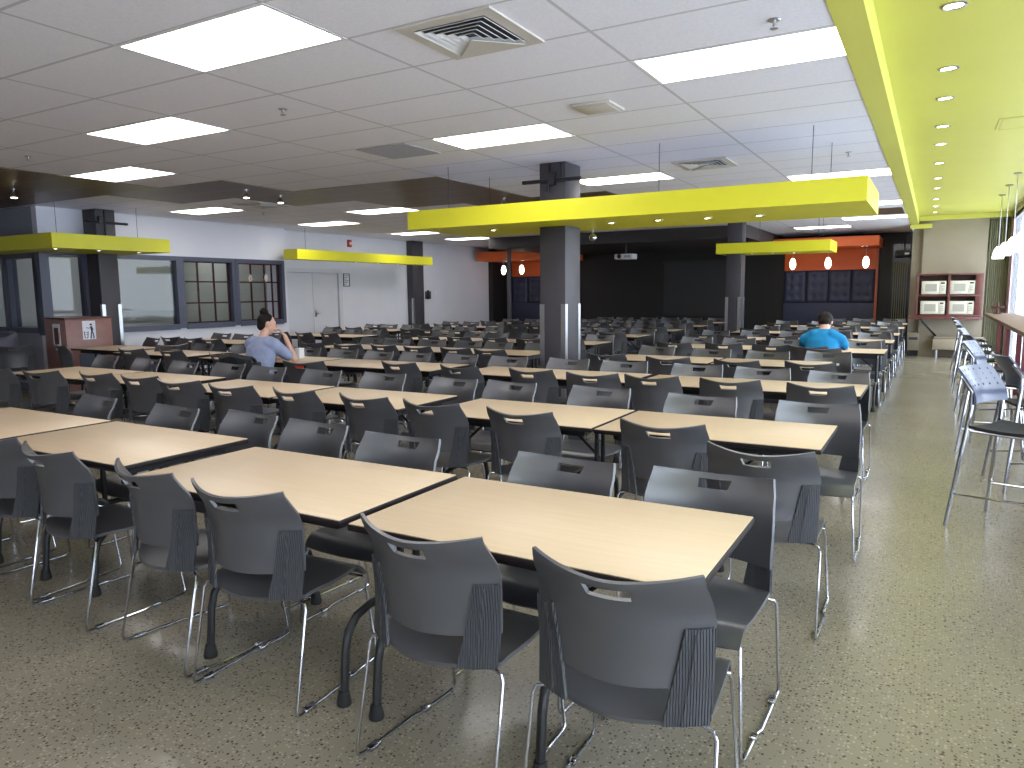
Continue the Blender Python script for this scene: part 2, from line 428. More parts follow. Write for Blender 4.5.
# right window wall : dark red frames, big panes, world beyond
wy = [(-4.6+1.63*k, -4.6+1.63*k+1.52) for k in range(12)]+[(15.05, 18.95)]
holes = [(a, b, .10, 2.98) for a, b in wy]
wr = MB().panel((Y0, 19.3), (0, YCEIL), lambda u, v: (XR, u, v), .16, holes).build('wall_right', M['white_wall']); struct(wr)
for k, (a, b) in enumerate(wy):
    w = bpy.data.objects.new('window_%d' % (k+7), None); COL.objects.link(w); struct(w); w.location = (XR, a, .1)
    L0 = V(-XR, -a, -.1)
    f = MB(); t = .05
    if a > 15:
        f.box(XR-.004, XR+.03, a-t, a+.03, .05, 3.03).box(XR+.0, XR+.03, b-.03, b+t, .05, 3.03).box(XR, XR+.03, a+.03, b-.03, 2.95, 3.03).box(XR, XR+.03, a+.03, b-.03, .05, .13)
    else: f.box(XR-.03, XR+.1, a-t, a+.03, .05, 3.03).box(XR-.03, XR+.1, b-.03, b+t, .05, 3.03)
    if a < 15: f.box(XR-.03, XR+.1, a+.03, b-.03, 2.95, 3.03).box(XR-.03, XR+.1, a+.03, b-.03, .05, .13).box(XR-.02, XR+.08, a+.03, b-.03, .93, .99)
    f.build('window_frame', M['darkred'], w, L0)
    MB().box(XR+.04, XR+.046, a+.03, b-.03, .13, .93).box(XR+.04, XR+.046, a+.03, b-.03, .99, 2.95).build('pane', M['glass'], w, L0)
gr = MB().box(XR+.3, 60, -40, 60, -.5, -.3).build('ground_outside', M['snow']); struct(gr)

# end wall of the aisle (beige)
ew = MB().box(-.5, XR, 19.3, 19.45, 0, YCEIL).build('wall_aisle_end', M['beige']); struct(ew)
struct(MB().box(-.28, .95, 19.15, 19.298, 0, YCEIL-.001).build('trim_4', M['beige2']))
struct(MB().box(-.5, -.42, 19.45, YB, 0, CEIL).build('wall_aisle_side', M['beige']))
ol = MB()
P = [[(.97+.38*i/60, 19.26+.018*math.sin(i*1.1), z) for z in (.02, 1.5, 2.98)] for i in range(61)]
tag(ol.shell(P, .006).build('curtain', M['olive']), 'olive curtain hanging in the far right corner behind the counter', 'curtain')

# stage soffit, screen
so = MB().box(-10.3, -3.66, 16.75, YB, 2.68, CEIL-.001)
struct(so.build('trim_5', M['dark_soffit']))
tag(MB().box(-7.05, -4.9, YB-.06, YB-.002, .80, 2.32).box(-7.1, -4.85, YB-.1, YB-.002, 2.32, 2.40).build('projection_screen', M['screen']),
    'large dark grey projection screen on the black back wall', 'screen')
struct(MB().box(XL2, XL2+.16, 20.6, YB, 0, 2.9).build('trim_6', M['dark_wall']))

# ------------------------------------------------------------------ columns
def column(x0, x1, y0, y1, label, cat='column', grow=('guards',)):
    c = thing('column', label, cat, ((x0+x1)/2, (y0+y1)/2, 0))
    hx, hy = (x1-x0)/2, (y1-y0)/2
    MB().box(-hx, hx, -hy, hy, 0, CEIL-.002, bev=.004).build('shaft', M['column'], c)
    return c, hx, hy
def guards(c, hx, hy, corners):
    for sx, sy in corners:
        g = MB()
        g.box(min(sx*hx, sx*(hx+.004)), max(sx*hx, sx*(hx+.004)), min(sy*(hy-.055), sy*(hy+.004)), max(sy*(hy-.055), sy*(hy+.004)), .1, 1.39)
        g.box(min(sx*(hx-.055), sx*hx), max(sx*(hx-.055), sx*hx), min(sy*hy, sy*(hy+.004)), max(sy*hy, sy*(hy+.004)), .1, 1.39)
        g.build('corner_guard', M['steel'], c)
def strut(c, hx, hy, z, ext):
    b = MB().tube([(-hx-ext, -hy-.03, z), (hx+ext, -hy-.03, z)], .022, 8).tube([(-.04, -hy-.02, z-.12), (-.04, -hy-.02, CEIL-.01)], .016, 8)
    b.tube([(hx-.04, -hy-.02, z), (hx-.04, -hy-.02, CEIL-.01)], .014, 8).box(-.02, .05, -hy-.06, -hy, z-.05, z+.09)
    b.build('conduit_bracket', M['black'], c)
cA, hx, hy = column(-3.93, -3.61, 7.5, 7.9, 'dark grey square column passing through the large yellow canopy, mid room')
guards(cA, hx, hy, ((-1,-1),(1,-1),(1,1))); strut(cA, hx, hy, 2.76, .2)
cB, hx, hy = column(-3.72, -3.42, 15.3, 15.65, 'dark grey square column under the small yellow canopy near the back')
guards(cB, hx, hy, ((-1,-1),(1,-1),(1,1)))
cC, hx, hy = column(-12.395, -12.03, 7.23, 7.56, 'dark grey column against the left windows, behind the waste station')
guards(cC, hx, hy, ((1,-1),(1,1)))
b = MB().tube([(hx+.03, -hy-.2, 2.74), (hx+.03, hy+.2, 2.74)], .022, 8).tube([(hx+.02, -.02, 2.5), (hx+.02, -.02, CEIL-.01)], .016, 8).box(hx, hx+.05, -.13, -.07, 2.72, 2.84)
b.build('conduit_bracket', M['black'], cC)
cD, hx, hy = column(-12.695, -12.5, 16.3, 16.8, 'dark grey column on the white left wall at the long yellow canopy')
guards(cD, hx, hy, ((1,-1),))

# ------------------------------------------------------------------ yellow canopies
def canopy(name, x0, x1, y0, y1, z0, z1, label, lights, holes=(), mt='yellow', poly=None, rods=()):
    cx, cy = (x0+x1)/2, (y0+y1)/2
    t = thing(name, label, 'canopy', (cx, cy, z0), 0, 'suspended canopies')
    h = [(a-cx, b-cx, c-cy, d-cy) for a, b, c, d in holes]
    if poly: h += [(a-cx, b-cx, c-cy, d-cy) for a, b, c, d in poly]
    MB().panel((x0-cx, x1-cx), (y0-cy, y1-cy), lambda u, v: (u, v, 0), z1-z0, h).build('canopy_body', [M[mt], M['white_wall']], t)
    for p in t.children[-1].data.polygons:
        if p.normal.z > .9: p.material_index = 1  # unseen top faces made white to bounce neutral light onto the ceiling
    for lx, ly in lights:
        f = MB().lathe([(.052,.0),(.052,-.006),(.04,-.008),(.036,0)], (lx-cx, ly-cy, -.0005), 16, cap=False).build('downlight_ring', M['steel'], t)
        MB().lathe([(.035,-.004),(.02,-.007),(.001,-.008)], (lx-cx, ly-cy, 0), 12, cap=False).build('lens', M['spot_glow'], f)
    for rx, ry in rods:
        MB().tube([(rx-cx, ry-cy, z1-z0), (rx-cx, ry-cy, CEIL-z0-.002)], .0035, 6).build('hanger_rod', M['column'], t)
    return t
zc0, zc1 = EYE+.73, EYE+.937
def bounds_ok(o): return o
canopy('suspended_canopy', -5.33, -.53, 6.88, 8.28, zc0, zc1, 'large bright yellow canopy around the mid room column',
       [(-4.55,7.5),(-3.05,7.47),(-2.53,7.47),(-2.04,7.55),(-1.54,7.6)], [(-3.935,-3.605,7.495,7.905)],
       rods=[(-4.9,7.1),(-4.9,8.0),(-1.0,7.1),(-.95,8.0),(-2.4,7.1)])
canopy('suspended_canopy', -3.9, -1.75, 15.15, 16.2, zc0, zc1, 'small yellow canopy in front of the navy booth on the right',
       [(-3.25,15.5),(-2.85,15.5),(-2.45,15.5)], [(-3.725,-3.415,15.295,15.655)], rods=[(-3.1,15.4),(-2.0,15.4),(-2.0,16.0)])
# left corner canopy: L shaped
canopy('suspended_canopy', -15.0, -11.0, 5.95, 7.83, EYE+.70, EYE+.915, 'yellow canopy wrapping the left corner above the waste station',
       [(-11.2,6.1),(-11.2,6.75),(-11.2,7.4)], [(-12.4,-12.025,7.225,7.565)], poly=[(-15.0,-12.39,6.49,7.83)], rods=[(-11.5,6.3),(-11.5,7.6),(-14,6.2)])
canopy('suspended_canopy', -12.15, -11.75, 11.36, 16.2, EYE+.742, EYE+.953, 'long narrow yellow canopy along the left wall above the door',
       [(-11.95,13.4),(-11.95,14.2),(-11.95,14.95),(-11.95,15.7)], rods=[(-11.95,11.8),(-11.95,15.9)])

# ball pendant under the canopy, hung from the ceiling behind it
t = thing('ball_pendant', 'small silver ball lamp hanging beside the mid room column', 'lamp', (-3.53, 8.08, EYE+.63))
MB().tube([(0,0,.045), (0,0,.098)], .004, 6).build('stem', M['steel'], t)
MB().ball((0,0,0), .045, n=14).build('globe', M['chrome'], t)

# ------------------------------------------------------------------ ceiling fittings
def ceiling_light(x, y, label, first=[None]):
    if first[0] is None:
        t = thing('ceiling_light', label, 'light', (x, y, CEIL), 0, 'fluorescent ceiling panels')
        MB().panel((-.61,.61), (-.305,.305), lambda u, v: (u, v, -.0035), .003, [(-.585,.585,-.28,.28)]).build('light_frame', M['white'], t)
        MB().box(-.585, .585, -.28, .28, -.003, -.0008).build('diffuser', M['panel_glow'], t)
        first[0] = t
    else:
        t = copy_tree(first[0]); t.location = (x, y, CEIL); t['label'] = label
    return t
LT = [(0,0,'largest light panel, at the top left above the left tables'), (-2,2,'second light panel of the left line, below the largest one'),
      (-4,4,'third light panel of the left line, cutting into the brown tiles'), (0,5,'light panel between the square vent and the mid room column'),
      (2,3,'wide light panel touching the yellow ceiling edge at upper right'), (-2,8,'light panel just left of the large canopy, below the grey grille'),
      (-6,9,'light panel above the left windows and corner canopy'), (-4,11.8,'light panel touching the left end of the large canopy'),
      (-6,13.8,'light panel above the left door, near the red alarm'), (-6,18.7,'light panel under the large canopy, before the far left column'),
      (-6,22.4,'farthest left light panel, beside the dark stage soffit'), (0,10,'light panel right of the mid room column, above the canopy'),
      (2,12,'light panel above the right end of the large canopy'), (2,18,'thin light panel behind the right end of the large canopy'),
      (2,22.5,'thin far light panel at the yellow edge, beyond the brown tiles'), (1,25.6,'farthest right light panel, above the small yellow canopy'),
      (-4,-1,''), (2,-2,''), (0,-5,''), (-4,-6,'')]
for i, j, lb in LT:
    if lb: ceiling_light(gx(i)+.61, gy(j)+.305, lb)
    else:
        ceiling_light(gx(i)+.61, gy(j)+.305, 'light panel in the ceiling out of view behind the viewer %s' % ('left' if i < 0 else 'centre' if i < 1 else 'right'))

for k, (x, y) in enumerate(((-14.6,7.6),(-14.6,9.4),(-14.6,11.0))):  # unseen panels added to brighten the office interior
    ceiling_light(x, y, 'added light panel inside the glazed office behind the left windows, %s from the near end' % ORD[k+1])
ceiling_light(-14.6, 8.9-3.6, 'light panel above the tub armchair at the far left')

def diffuser_vent(x, y, s, label, deep=True):
    t = thing('air_diffuser', label, 'vent', (x, y, CEIL), 0, 'ceiling air vents')
    h = s/2
    MB().panel((-h,h), (-h,h), lambda u, v: (u, v, -.012), .011, [(-h*.75,h*.75,-h*.75,h*.75)]).build('vent_frame', M['vent'], t)
    MB().box(-h*.74, h*.74, -h*.74, h*.74, -.0035, -.001).build('vent_backing', M['ventdark'], t)
    for k in range(5):
        a = h*.74*(1-k*.19); b = a-h*.075
        P = [[(sx*b, sy*b, -.004), (sx*a, sy*a, -.017)] for sx, sy in ((-1,-1),(1,-1),(1,1),(-1,1),(-1,-1))]
        MB().shell(P, .0025, smooth=False).build('louver', M['white'], t)
    MB().loft([[(0,h*.02,-.026),(-h*.72,h*.74,-.026),(h*.72,h*.74,-.026)], [(0,h*.02,-.031),(-h*.72,h*.74,-.031),(h*.72,h*.74,-.031)]]).build('blank_quadrant', M['vent'], t)
    return t
diffuser_vent(-2.32, gy(1.5), .61, 'large square louvered air vent at the top of the ceiling')
diffuser_vent(-2.34, 8.52, .61, 'small looking square air vent above the right part of the canopy')
diffuser_vent(-9.45, 8.4, .61, 'flat distant air vent left of the brown tiles, above the windows')
t = tag(MB().panel((-5.09,-4.48), (5.76,6.36), lambda u, v: (u, v, CEIL-.008), .007, []).build('return_grille', M['grille']), 'grey square return air grille flush in the white ceiling', 'vent')
t = thing('ceiling_speaker', 'beige rectangular speaker plate on the white ceiling', 'speaker', (-2.35, 5.47, CEIL))
MB().box(-.16, .16, -.16, .16, -.02, -.001, bev=.005).build('housing', M['vent'], t)
MB().box(-.13, .13, -.13, .13, -.026, -.0202, bev=.003).build('grille', M['vent'], t)
SP = [(-4.47,4.24,'first sprinkler, between the two big left light panels'), (-8.12,4.23,'far left sprinkler near the brown tiles'),
      (-.82,4.27,'sprinkler above the wide light panel at upper right'), (-.86,8.65,'sprinkler above the right end of the canopy'),
      (-10.3,9.2,'sprinkler near the window wall, left light panel')]
pr = None
for x, y, lb in SP:
    if pr is None:
        pr = thing('sprinkler', lb, 'sprinkler', (x, y, CEIL), 0, 'ceiling sprinklers')
        MB().lathe([(.035,0),(.03,-.006),(.012,-.008)], (0,0,-.001), 14).build('escutcheon', M['steel'], pr)
        MB().lathe([(.009,-.009),(.009,-.03),(.004,-.034),(.022,-.045),(.022,-.048)], (0,0,0), 12).build('head', M['steel'], pr)
    else:
        c = copy_tree(pr); c.location = (x, y, CEIL); c['label'] = lb
# track spots on the brown tiles
pr = None
for x, y, lb in ((-10.7,5.35,'left spot lamp under the brown ceiling tiles'), (-8.2,7.05,'middle spot lamp under the brown ceiling tiles, left of a pair'),
                 (-8.25,7.7,'right lamp of the pair under the brown ceiling tiles'), (-5.75,9.8,'spot lamp under the brown tiles above the large canopy')):
    if pr is None:
        pr = thing('spot_lamp', lb, 'lamp', (x, y, CEIL-.008), 0, 'spot lamps on the brown tiles')
        MB().lathe([(.03,0),(.03,-.01),(.006,-.012),(.006,-.05)], (0,0,-.001), 12).build('mount', M['steel'], pr)
        MB().lathe([(.02,-.045),(.045,-.10),(.045,-.11)], (0,0,0), 14).build('shade', M['steel'], pr)
        MB().lathe([(.04,-.111),(.03,-.118),(.002,-.12)], (0,0,0), 12).build('bulb', M['spot_glow'], pr)
    else:
        c = copy_tree(pr); c.location = (x, y, CEIL-.008); c['label'] = lb
# recessed downlights of the yellow ceiling
pr = None
for k, y in enumerate((5.08,6.46,7.43,8.67,9.72,11.15,12.64,13.87,15.55,16.88,18.19)):
    lb = 'round recessed downlight in the yellow ceiling, %s from the viewer' % ORD[k+1]
    x = .01-.09*k/10
    if pr is None:
        pr = thing('downlight', lb, 'light', (x, y, YCEIL), 0, 'downlights in the yellow ceiling')
        MB().lathe([(.07,0),(.07,-.006),(.055,-.009),(.05,-.002)], (0,0,-.0005), 20, cap=False).build('trim_ring', M['steel'], pr)
        MB().lathe([(.05,-.003),(.03,-.006),(.001,-.007)], (0,0,0), 16, cap=False).build('lens', M['spot_glow'], pr)
    else:
        c = copy_tree(pr); c.location = (x, y, YCEIL); c['label'] = lb
t = tag(MB().panel((.45,1.05), (8.6,9.2), lambda u, v: (u, v, YCEIL-.006), .005, [(.47,1.03,8.62,9.18)]).box(.48,1.02,8.63,9.17,YCEIL-.005,YCEIL-.001).build('access_hatch', M['yellow_c']), 'square yellow access hatch in the yellow ceiling', 'hatch')

# ------------------------------------------------------------------ wall fittings, left
t = thing('fire_alarm', 'small red fire alarm high on the white left wall', 'alarm', (XL2, 14.0, EYE+1.24))
MB().box(0, .05, -.06, .06, -.09, .09, bev=.006).build('housing', M['red'], t); MB().box(.051, .07, -.03, .03, -.03, .03, bev=.004).build('strobe', M['white'], t)
t = thing('notice_frame', 'framed notice on the white wall right of the door', 'notice', (XL2, 13.86, EYE+.34))
MB().panel((-.11,.11), (-.16,.16), lambda u, v: (.02, u, v), -.018, [(-.09,.09,-.14,.14)]).build('frame', M['slate'], t)
MB().box(.004, .01, -.09, .09, -.14, .14).build('sheet', M['sign'], t)
q = MB()
for k in range(6): q.box(.0101, .0115, -.07, .07-.03*(k % 3), .10-k*.042, .115-k*.042)
q.build('text_lines', M['slate'], t)
t = thing('wall_phone', 'dark wall telephone right of the far left column', 'telephone', (XL2, 17.22, EYE-.05))
MB().box(.001, .06, -.11, .11, -.12, .1, bev=.01).build('base', M['column'], t); MB().box(.061, .1, -.10, -.03, -.13, .13, bev=.012).build('handset', M['black'], t)
t = thing('light_switch', 'white switch plate on the left wall beside the telephone', 'switch', (XL2, 17.6, EYE-.0))
MB().box(.001, .012, -.06, .06, -.06, .06, bev=.003).build('plate', M['white'], t); MB().box(.0121, .022, -.02, .02, -.03, .03).build('toggle', M['white'], t)

# waste station
t = thing('waste_station', 'reddish wooden waste station with litter sign by the left column', 'bin', (-12.07, 6.84, 0))
H = 1.17
bd = MB().box(-.3, .3, -.38, .37, .06, H, bev=.008).box(-.28, .28, -.36, .35, 0, .06).build('cabinet', M['trashwood'], t)
MB().box(-.31, .32, -.4, .37, H+.001, H+.03, bev=.004).build('top', M['cherry'], t)
MB().box(.301, .312, -.2, .2, .35, .62).build('flap', M['slate'], t)
sg = MB().box(.301, .306, -.12, .09, .84, 1.14).build('sign', M['sign'], t)
# pictogram: a person dropping litter into a basket
q = MB(); x0, x1 = .3062, .309
def pic(pts, r): q.tube([(.3075, a, b) for a, b in pts], r, 8)
q.lathe([(.022,0),(.022,.002)], (0,0,0), 16); 
for v in list(q.b.verts): v.co = V(.307+v.co.z*.5, .085+v.co.x, 1.065+v.co.y)
pic([(.09,1.03),(.095,.93)], .016); pic([(.09,1.01),(.045,.985),(.005,1.005)], .007); pic([(.095,.93),(.08,.85),(.07,.76)], .009); pic([(.098,.93),(.12,.85),(.125,.76)], .009); pic([(.1,1.01),(.12,.95)], .007)
pic([(-.035,.92),(-.025,.78)], .006); pic([(.03,.92),(.02,.78)], .006); pic([(-.025,.78),(.02,.78)], .006); pic([(-.035,.9),(.03,.9)], .004); pic([(-.03,.85),(.025,.85)], .004)
for v in q.b.verts: v.co.y = v.co.y*.95-.065; v.co.z = 1.115-(1.115-v.co.z)*.74
q.build('litter_pictogram', M['sign_blue'], sg)
s2 = MB().box(-.06, .14, -.386, -.381, .72, 1.1).build('side_sign', M['sign'], t)
MB().box(-.02, .1, -.389, -.3865, .78, 1.04).build('side_pictogram', M['cherry'], s2)

# lounge tub chair at the left edge
t = thing('tub_chair', 'rounded grey tub armchair at the left edge under the corner window', 'armchair', (-12.95, 5.75, 0), math.radians(205))
t.scale = (1.18, 1.18, 1.2)
P = []
for i in range(33):
    a = math.radians(-20+220*i/32)
    row = []
    for r_, z in ((.40,.12),(.44,.3),(.46,.6),(.45,.78),(.42,.82),(.37,.8),(.35,.6),(.34,.42)):
        hh = 1-.16*max(0, abs(i-16)/16-.4)
        row.append((r_*math.cos(a), -r_*math.sin(a)*1.0, z*hh if z > .3 else z))
    P.append(row)
MB().shell(P, .02).build('tub_back', M['lounge'], t)
MB().lathe([(.30,.2),(.33,.25),(.33,.40),(.30,.44),(.05,.46)], (0,.02,0), 28).build('seat_cushion', M['jacket'], t)
MB().lathe([(.27,.03),(.27,.2)], (0,.02,0), 24).build('plinth', M['black'], t)

# ------------------------------------------------------------------ booths on the back wall
def booth(x0, x1, label, n):
    t = thing('booth_wall', label, 'booth', ((x0+x1)/2, YB, 0))
    w = x1-x0; h = w/2
    pw = w/n
    for k in range(n):
        a = -h+k*pw+.01; b = a+pw-.02
        P = []
        nu, nv = 16, 24
        for i in range(nu+1):
            row = []
            for j in range(nv+1):
                u, v = i/nu, j/nv
                ed = min(1, min(u, 1-u)*10)**.5*min(1, min(v, 1-v)*14)**.5
                dip = 0
                for bu in (.3, .7):
                    for bv in (.2, .5, .8):
                        d2 = ((u-bu)*pw)**2+((v-bv)*.8)**2
                        dip += .035*math.exp(-d2/.0035)
                row.append((a+(b-a)*u, -.05-.05*ed+dip, 1.17+.86*v))
            P.append(row)
        MB().shell(P, -.02).build('tufted_panel', M['navy'], t)
    MB().box(-h, h, -.09, -.001, .48, 1.16, bev=.01).build('lower_panel', M['navy'], t)
    MB().box(-h, h, -.55, -.095, .30, .47, bev=.03).build('seat_cushion', M['navy'], t)
    MB().box(-h+.03, h-.03, -.5, -.1, 0, .299).build('seat_base', M['dark_wall'], t)
    MB().box(-h, h, -.06, -.001, 2.04, 2.78).build('orange_panel', M['orange'], t)
    MB().box(h+.002, h+.06, -.12, -.001, 0, 2.78).build('edge_trim', M['orange_trim'], t)
    return t
booth(-3.62, -1.36, 'tufted navy booth with orange top panel at the right of the back wall', 4)
booth(-12.3, -9.9, 'tufted navy booth with orange top panel at the left end, behind the column', 4)
canopy('orange_canopy', -3.75, -1.22, 19.9, YB-.07, 2.58, 2.81, 'orange canopy over the right navy booth', [(-3.2,20.2),(-2.4,20.2),(-1.6,20.2)], mt='orange')
canopy('orange_canopy', -12.5, -9.7, 19.6, YB-.07, 2.5, 2.78, 'orange canopy over the left navy booth', [(-11.6,19.9),(-11.0,19.9),(-10.4,19.9)], mt='orange')
def pendant(x, y, z, ztop, label, grp='glass pendants by the booths'):
    t = thing('pendant_lamp', label, 'lamp', (x, y, z), 0, grp)
    MB().tube([(0,0,.28), (0,0,ztop-z-.02)], .004, 6).build('cord', M['steel'], t)
    MB().lathe([(.045,0),(.045,-.018)], (0,0,ztop-z-.002), 14).build('rosette', M['steel'], t)
    MB().lathe([(.028,.0),(.062,.05),(.078,.12),(.07,.19),(.045,.255),(.02,.28)], (0,0,0), 18).build('lamp_shade', M['lamp_glow'], t)
    return t
for x, lb in ((-11.62,'white glass pendant lamp, leftmost, before the left booth'), (-10.98,'white glass pendant lamp second from left, beside the mid column'),):
    pendant(x, 19.75, 2.07, 2.5, lb)
for x, lb in ((-3.2,'white glass pendant lamp, left of three at the right booth'), (-2.36,'white glass pendant lamp, middle of three at the right booth'), (-1.5,'white glass pendant lamp, right of three at the right booth')):
    pendant(x, 20.1, 2.04, 2.58, lb)
tag(MB().tube([(-9.98,17.25,0),(-9.98,17.25,2.67)], .06, 16).lathe([(.11,0),(.11,.02)], (-9.98,17.25,0), 16).build('steel_pole', M['column']), 'thin dark grey steel pole standing before the left booth', 'pole')
# projector
t = thing('projector', 'white projector hanging before the dark stage wall', 'projector', (-6.75, 17.5, EYE+.855))
MB().box(-.24, .24, -.17, .17, -.065, .065, bev=.015).build('case', M['white'], t)
MB().lathe([(.05,0),(.055,.03),(.04,.04)], (0,0,0), 16).build('lens', M['black'], t, None)
ln = t.children[-1]; ln.rotation_euler = (PI/2, 0, 0); ln.location = (-.1, -.17, .005)
q = MB()
for k in range(5): q.box(.02+k*.035, .035+k*.035, -.174, -.171, -.03, .03)
q.build('vent_slots', M['ventdark'], t)
MB().tube([(0,0,.066), (0,0,2.679-EYE-.855)], .02, 10).build('mount_pole', M['black'], t)
# far glass door with dark blinds
d = bpy.data.objects.new('door_2', None); COL.objects.link(d); struct(d); d.location = (-.78, YB, 0)
MB().panel((-.24,.24), (0,2.75), lambda u, v: (u, -.06, v), -.058, [(-.19,.19,.12,2.66)]).build('door_frame', M['black'], d)
MB().box(-.19, .19, -.04, -.03, .12, 2.66).build('pane', M['glassdoor'], d)
q = MB()
for k in range(7): q.box(-.17+k*.05, -.15+k*.05, -.052, -.046, .15, 2.2)
q.build('blind_slats', M['olive'], d)
t = thing('door_lamp', 'small dark lamp mounted high beside the far glass door', 'lamp', (-.72, YB-.3, 2.42))
MB().box(-.2, .2, -.1, .1, -.1, .06, bev=.03).build('housing', M['black'], t); MB().box(.02, .12, -.112, -.101, -.04, .0).build('lens', M['steel'], t)
MB().tube([(0,0,.06),(0,0,CEIL-2.423)], .01, 6).build('stem', M['black'], t)

# ------------------------------------------------------------------ microwave shelf, bench, counter
ys = 18.68
t = thing('microwave_shelf', 'dark cherry wood shelf of four cubbies on the beige end wall', 'shelf', (0.2, 19.15, EYE))
x0, x1, z0, z1 = -.56, .70, -.60, .28
s = MB()
bk = MB().box(x0, x1, -.02, -.001, z0, z1).build('back_panel', M['cherry'], t)
for a in (x0, .045, x1-.14): 
    MB().box(a, a+(.05 if a < .5 else .14), -.47, -.021, z0, z1, bev=.004).build('divider', M['cherry'], t)
for z in (z0-.02, -.18, z1): 
    MB().box(x0-.0, x1, -.475, -.0205, z, z+.035, bev=.004).build('shelf_board', M['cherry'], t)
MB().box(x0-.12, x1+.02, -.56, -.001, z0-.075, z0-.022, bev=.005).build('counter_board', M['cherry'], t)
MB().tube([(x0+.12,-.5,z0-.08), (x0+.45,-.03,z0-.5)], .022, 8).build('brace', M['black'], t)
# microwaves
pr = None
MWN = ['upper left','upper right','lower left','lower right']
for k, (mx, mz) in enumerate(((-.22,-.144),(.32,-.144),(-.22,-.584),(.32,-.584))):
    lb = 'white microwave oven in the %s cubby of the cherry shelf' % MWN[k]
    loc = (0.2+mx+.0, 19.15-.26, EYE+mz)
    if pr is None:
        pr = thing('microwave_oven', lb, 'microwave', loc, 0, 'microwaves in the cherry shelf')
        MB().box(-.235, .235, -.19, .17, .012, .30, bev=.008).build('body', M['micro'], pr)
        MB().box(-.21, .10, -.198, -.1905, .04, .275, bev=.003).build('door', M['micro'], pr)
        MB().box(-.16, .06, -.2005, -.1985, .075, .235).build('window_mesh', M['micro_glass'], pr)
        cp = MB().box(.115, .225, -.196, -.1905, .03, .285, bev=.002).build('control_panel', M['micro'], pr)
        q = MB().box(.135, .205, -.1985, -.1965, .235, .268)
        q.build('display', M['black'], cp)
        q = MB()
        for a in range(3):
            for b in range(3): q.box(.135+a*.026, .153+a*.026, -.198, -.1965, .09+b*.04, .115+b*.04)
        q.build('buttons', M['micro_glass'], cp)
        for sx in (-.2, .2): MB().lathe([(.015,0),(.015,.012)], (sx,0,0), 10).build('foot', M['rubber'], pr)
    else:
        c = copy_tree(pr); c.location = loc; c['label'] = lb
# low bench
t = thing('low_bench', 'low beige bench against the end wall under the microwaves', 'bench', (.40, 18.85, 0))
MB().box(-.38, .62, -.25, .25, .18, .42, bev=.02).build('bench_body', M['beige2'], t)
MB().box(-.36, .6, -.05, .24, .4205, .46, bev=.015).build('seat_pad', M['beige'], t)
for sx in (-.3, .54):
    for sy in (-.2, .2): MB().tube([(sx, sy, 0), (sx, sy, .18)], .025, 10).build('leg', M['steel'], t)
t = thing('wall_heater', 'small white heater cabinet at the wall left of the bench', 'heater', (-.38, 19.2, 0))
MB().box(-.11, .13, -.1, .09, .12, .52, bev=.01).build('casing', M['beige2'], t); MB().box(-.08, .1, -.104, -.101, .36, .42).build('grille', M['ventdark'], t)
MB().box(-.1, .12, -.08, .09, 0, .119).build('base', M['black'], t)

# counter along the window
t = thing('bar_counter', 'long dark wood bar counter along the right hand windows', 'counter', (1.08, 9.0, 0))
MB().box(-.23, .245, -8.0, 7.6, 1.0, 1.05, bev=.006).build('counter_top', M['walnut'], t)
for k in range(9):
    y = -7.4+k*1.83
    MB().box(-.03, .03, y-.03, y+.03, 0, 1.0).box(-.15, .2, y-.025, y+.025, .95, .999).build('post', M['darkred'], t)
t = thing('napkin_holder', 'dark red cross shaped stand on the far end of the counter', 'stand', (1.02, 16.1, 1.051))
MB().lathe([(.07,0),(.07,.015),(.015,.02),(.015,.2)], (0,0,0), 14).build('base', M['darkred'], t); MB().box(-.1, .1, -.012, .012, .1, .14, bev=.004).build('arm', M['darkred'], t)
# pendants over the counter
for k, y in enumerate((15.5,14.1,12.7,11.4,10.1)):
    t = thing('bar_pendant', 'bright glass bar pendant over the counter, %s from the far end' % ORD[k+1], 'lamp', (.93, y, EYE+.47), 0, 'pendants over the bar counter')
    MB().tube([(0,0,.24), (0,0,YCEIL-EYE-.48)], .004, 6).build('cord', M['steel'], t)
    MB().lathe([(.05,0),(.05,-.02)], (0,0,YCEIL-EYE-.4705), 14).build('rosette', M['steel'], t)
    MB().lathe([(.085,.03),(.09,.05),(.08,.13),(.055,.2),(.025,.24)], (0,0,0), 18).build('glass_shade', M['bar_glow'], t)

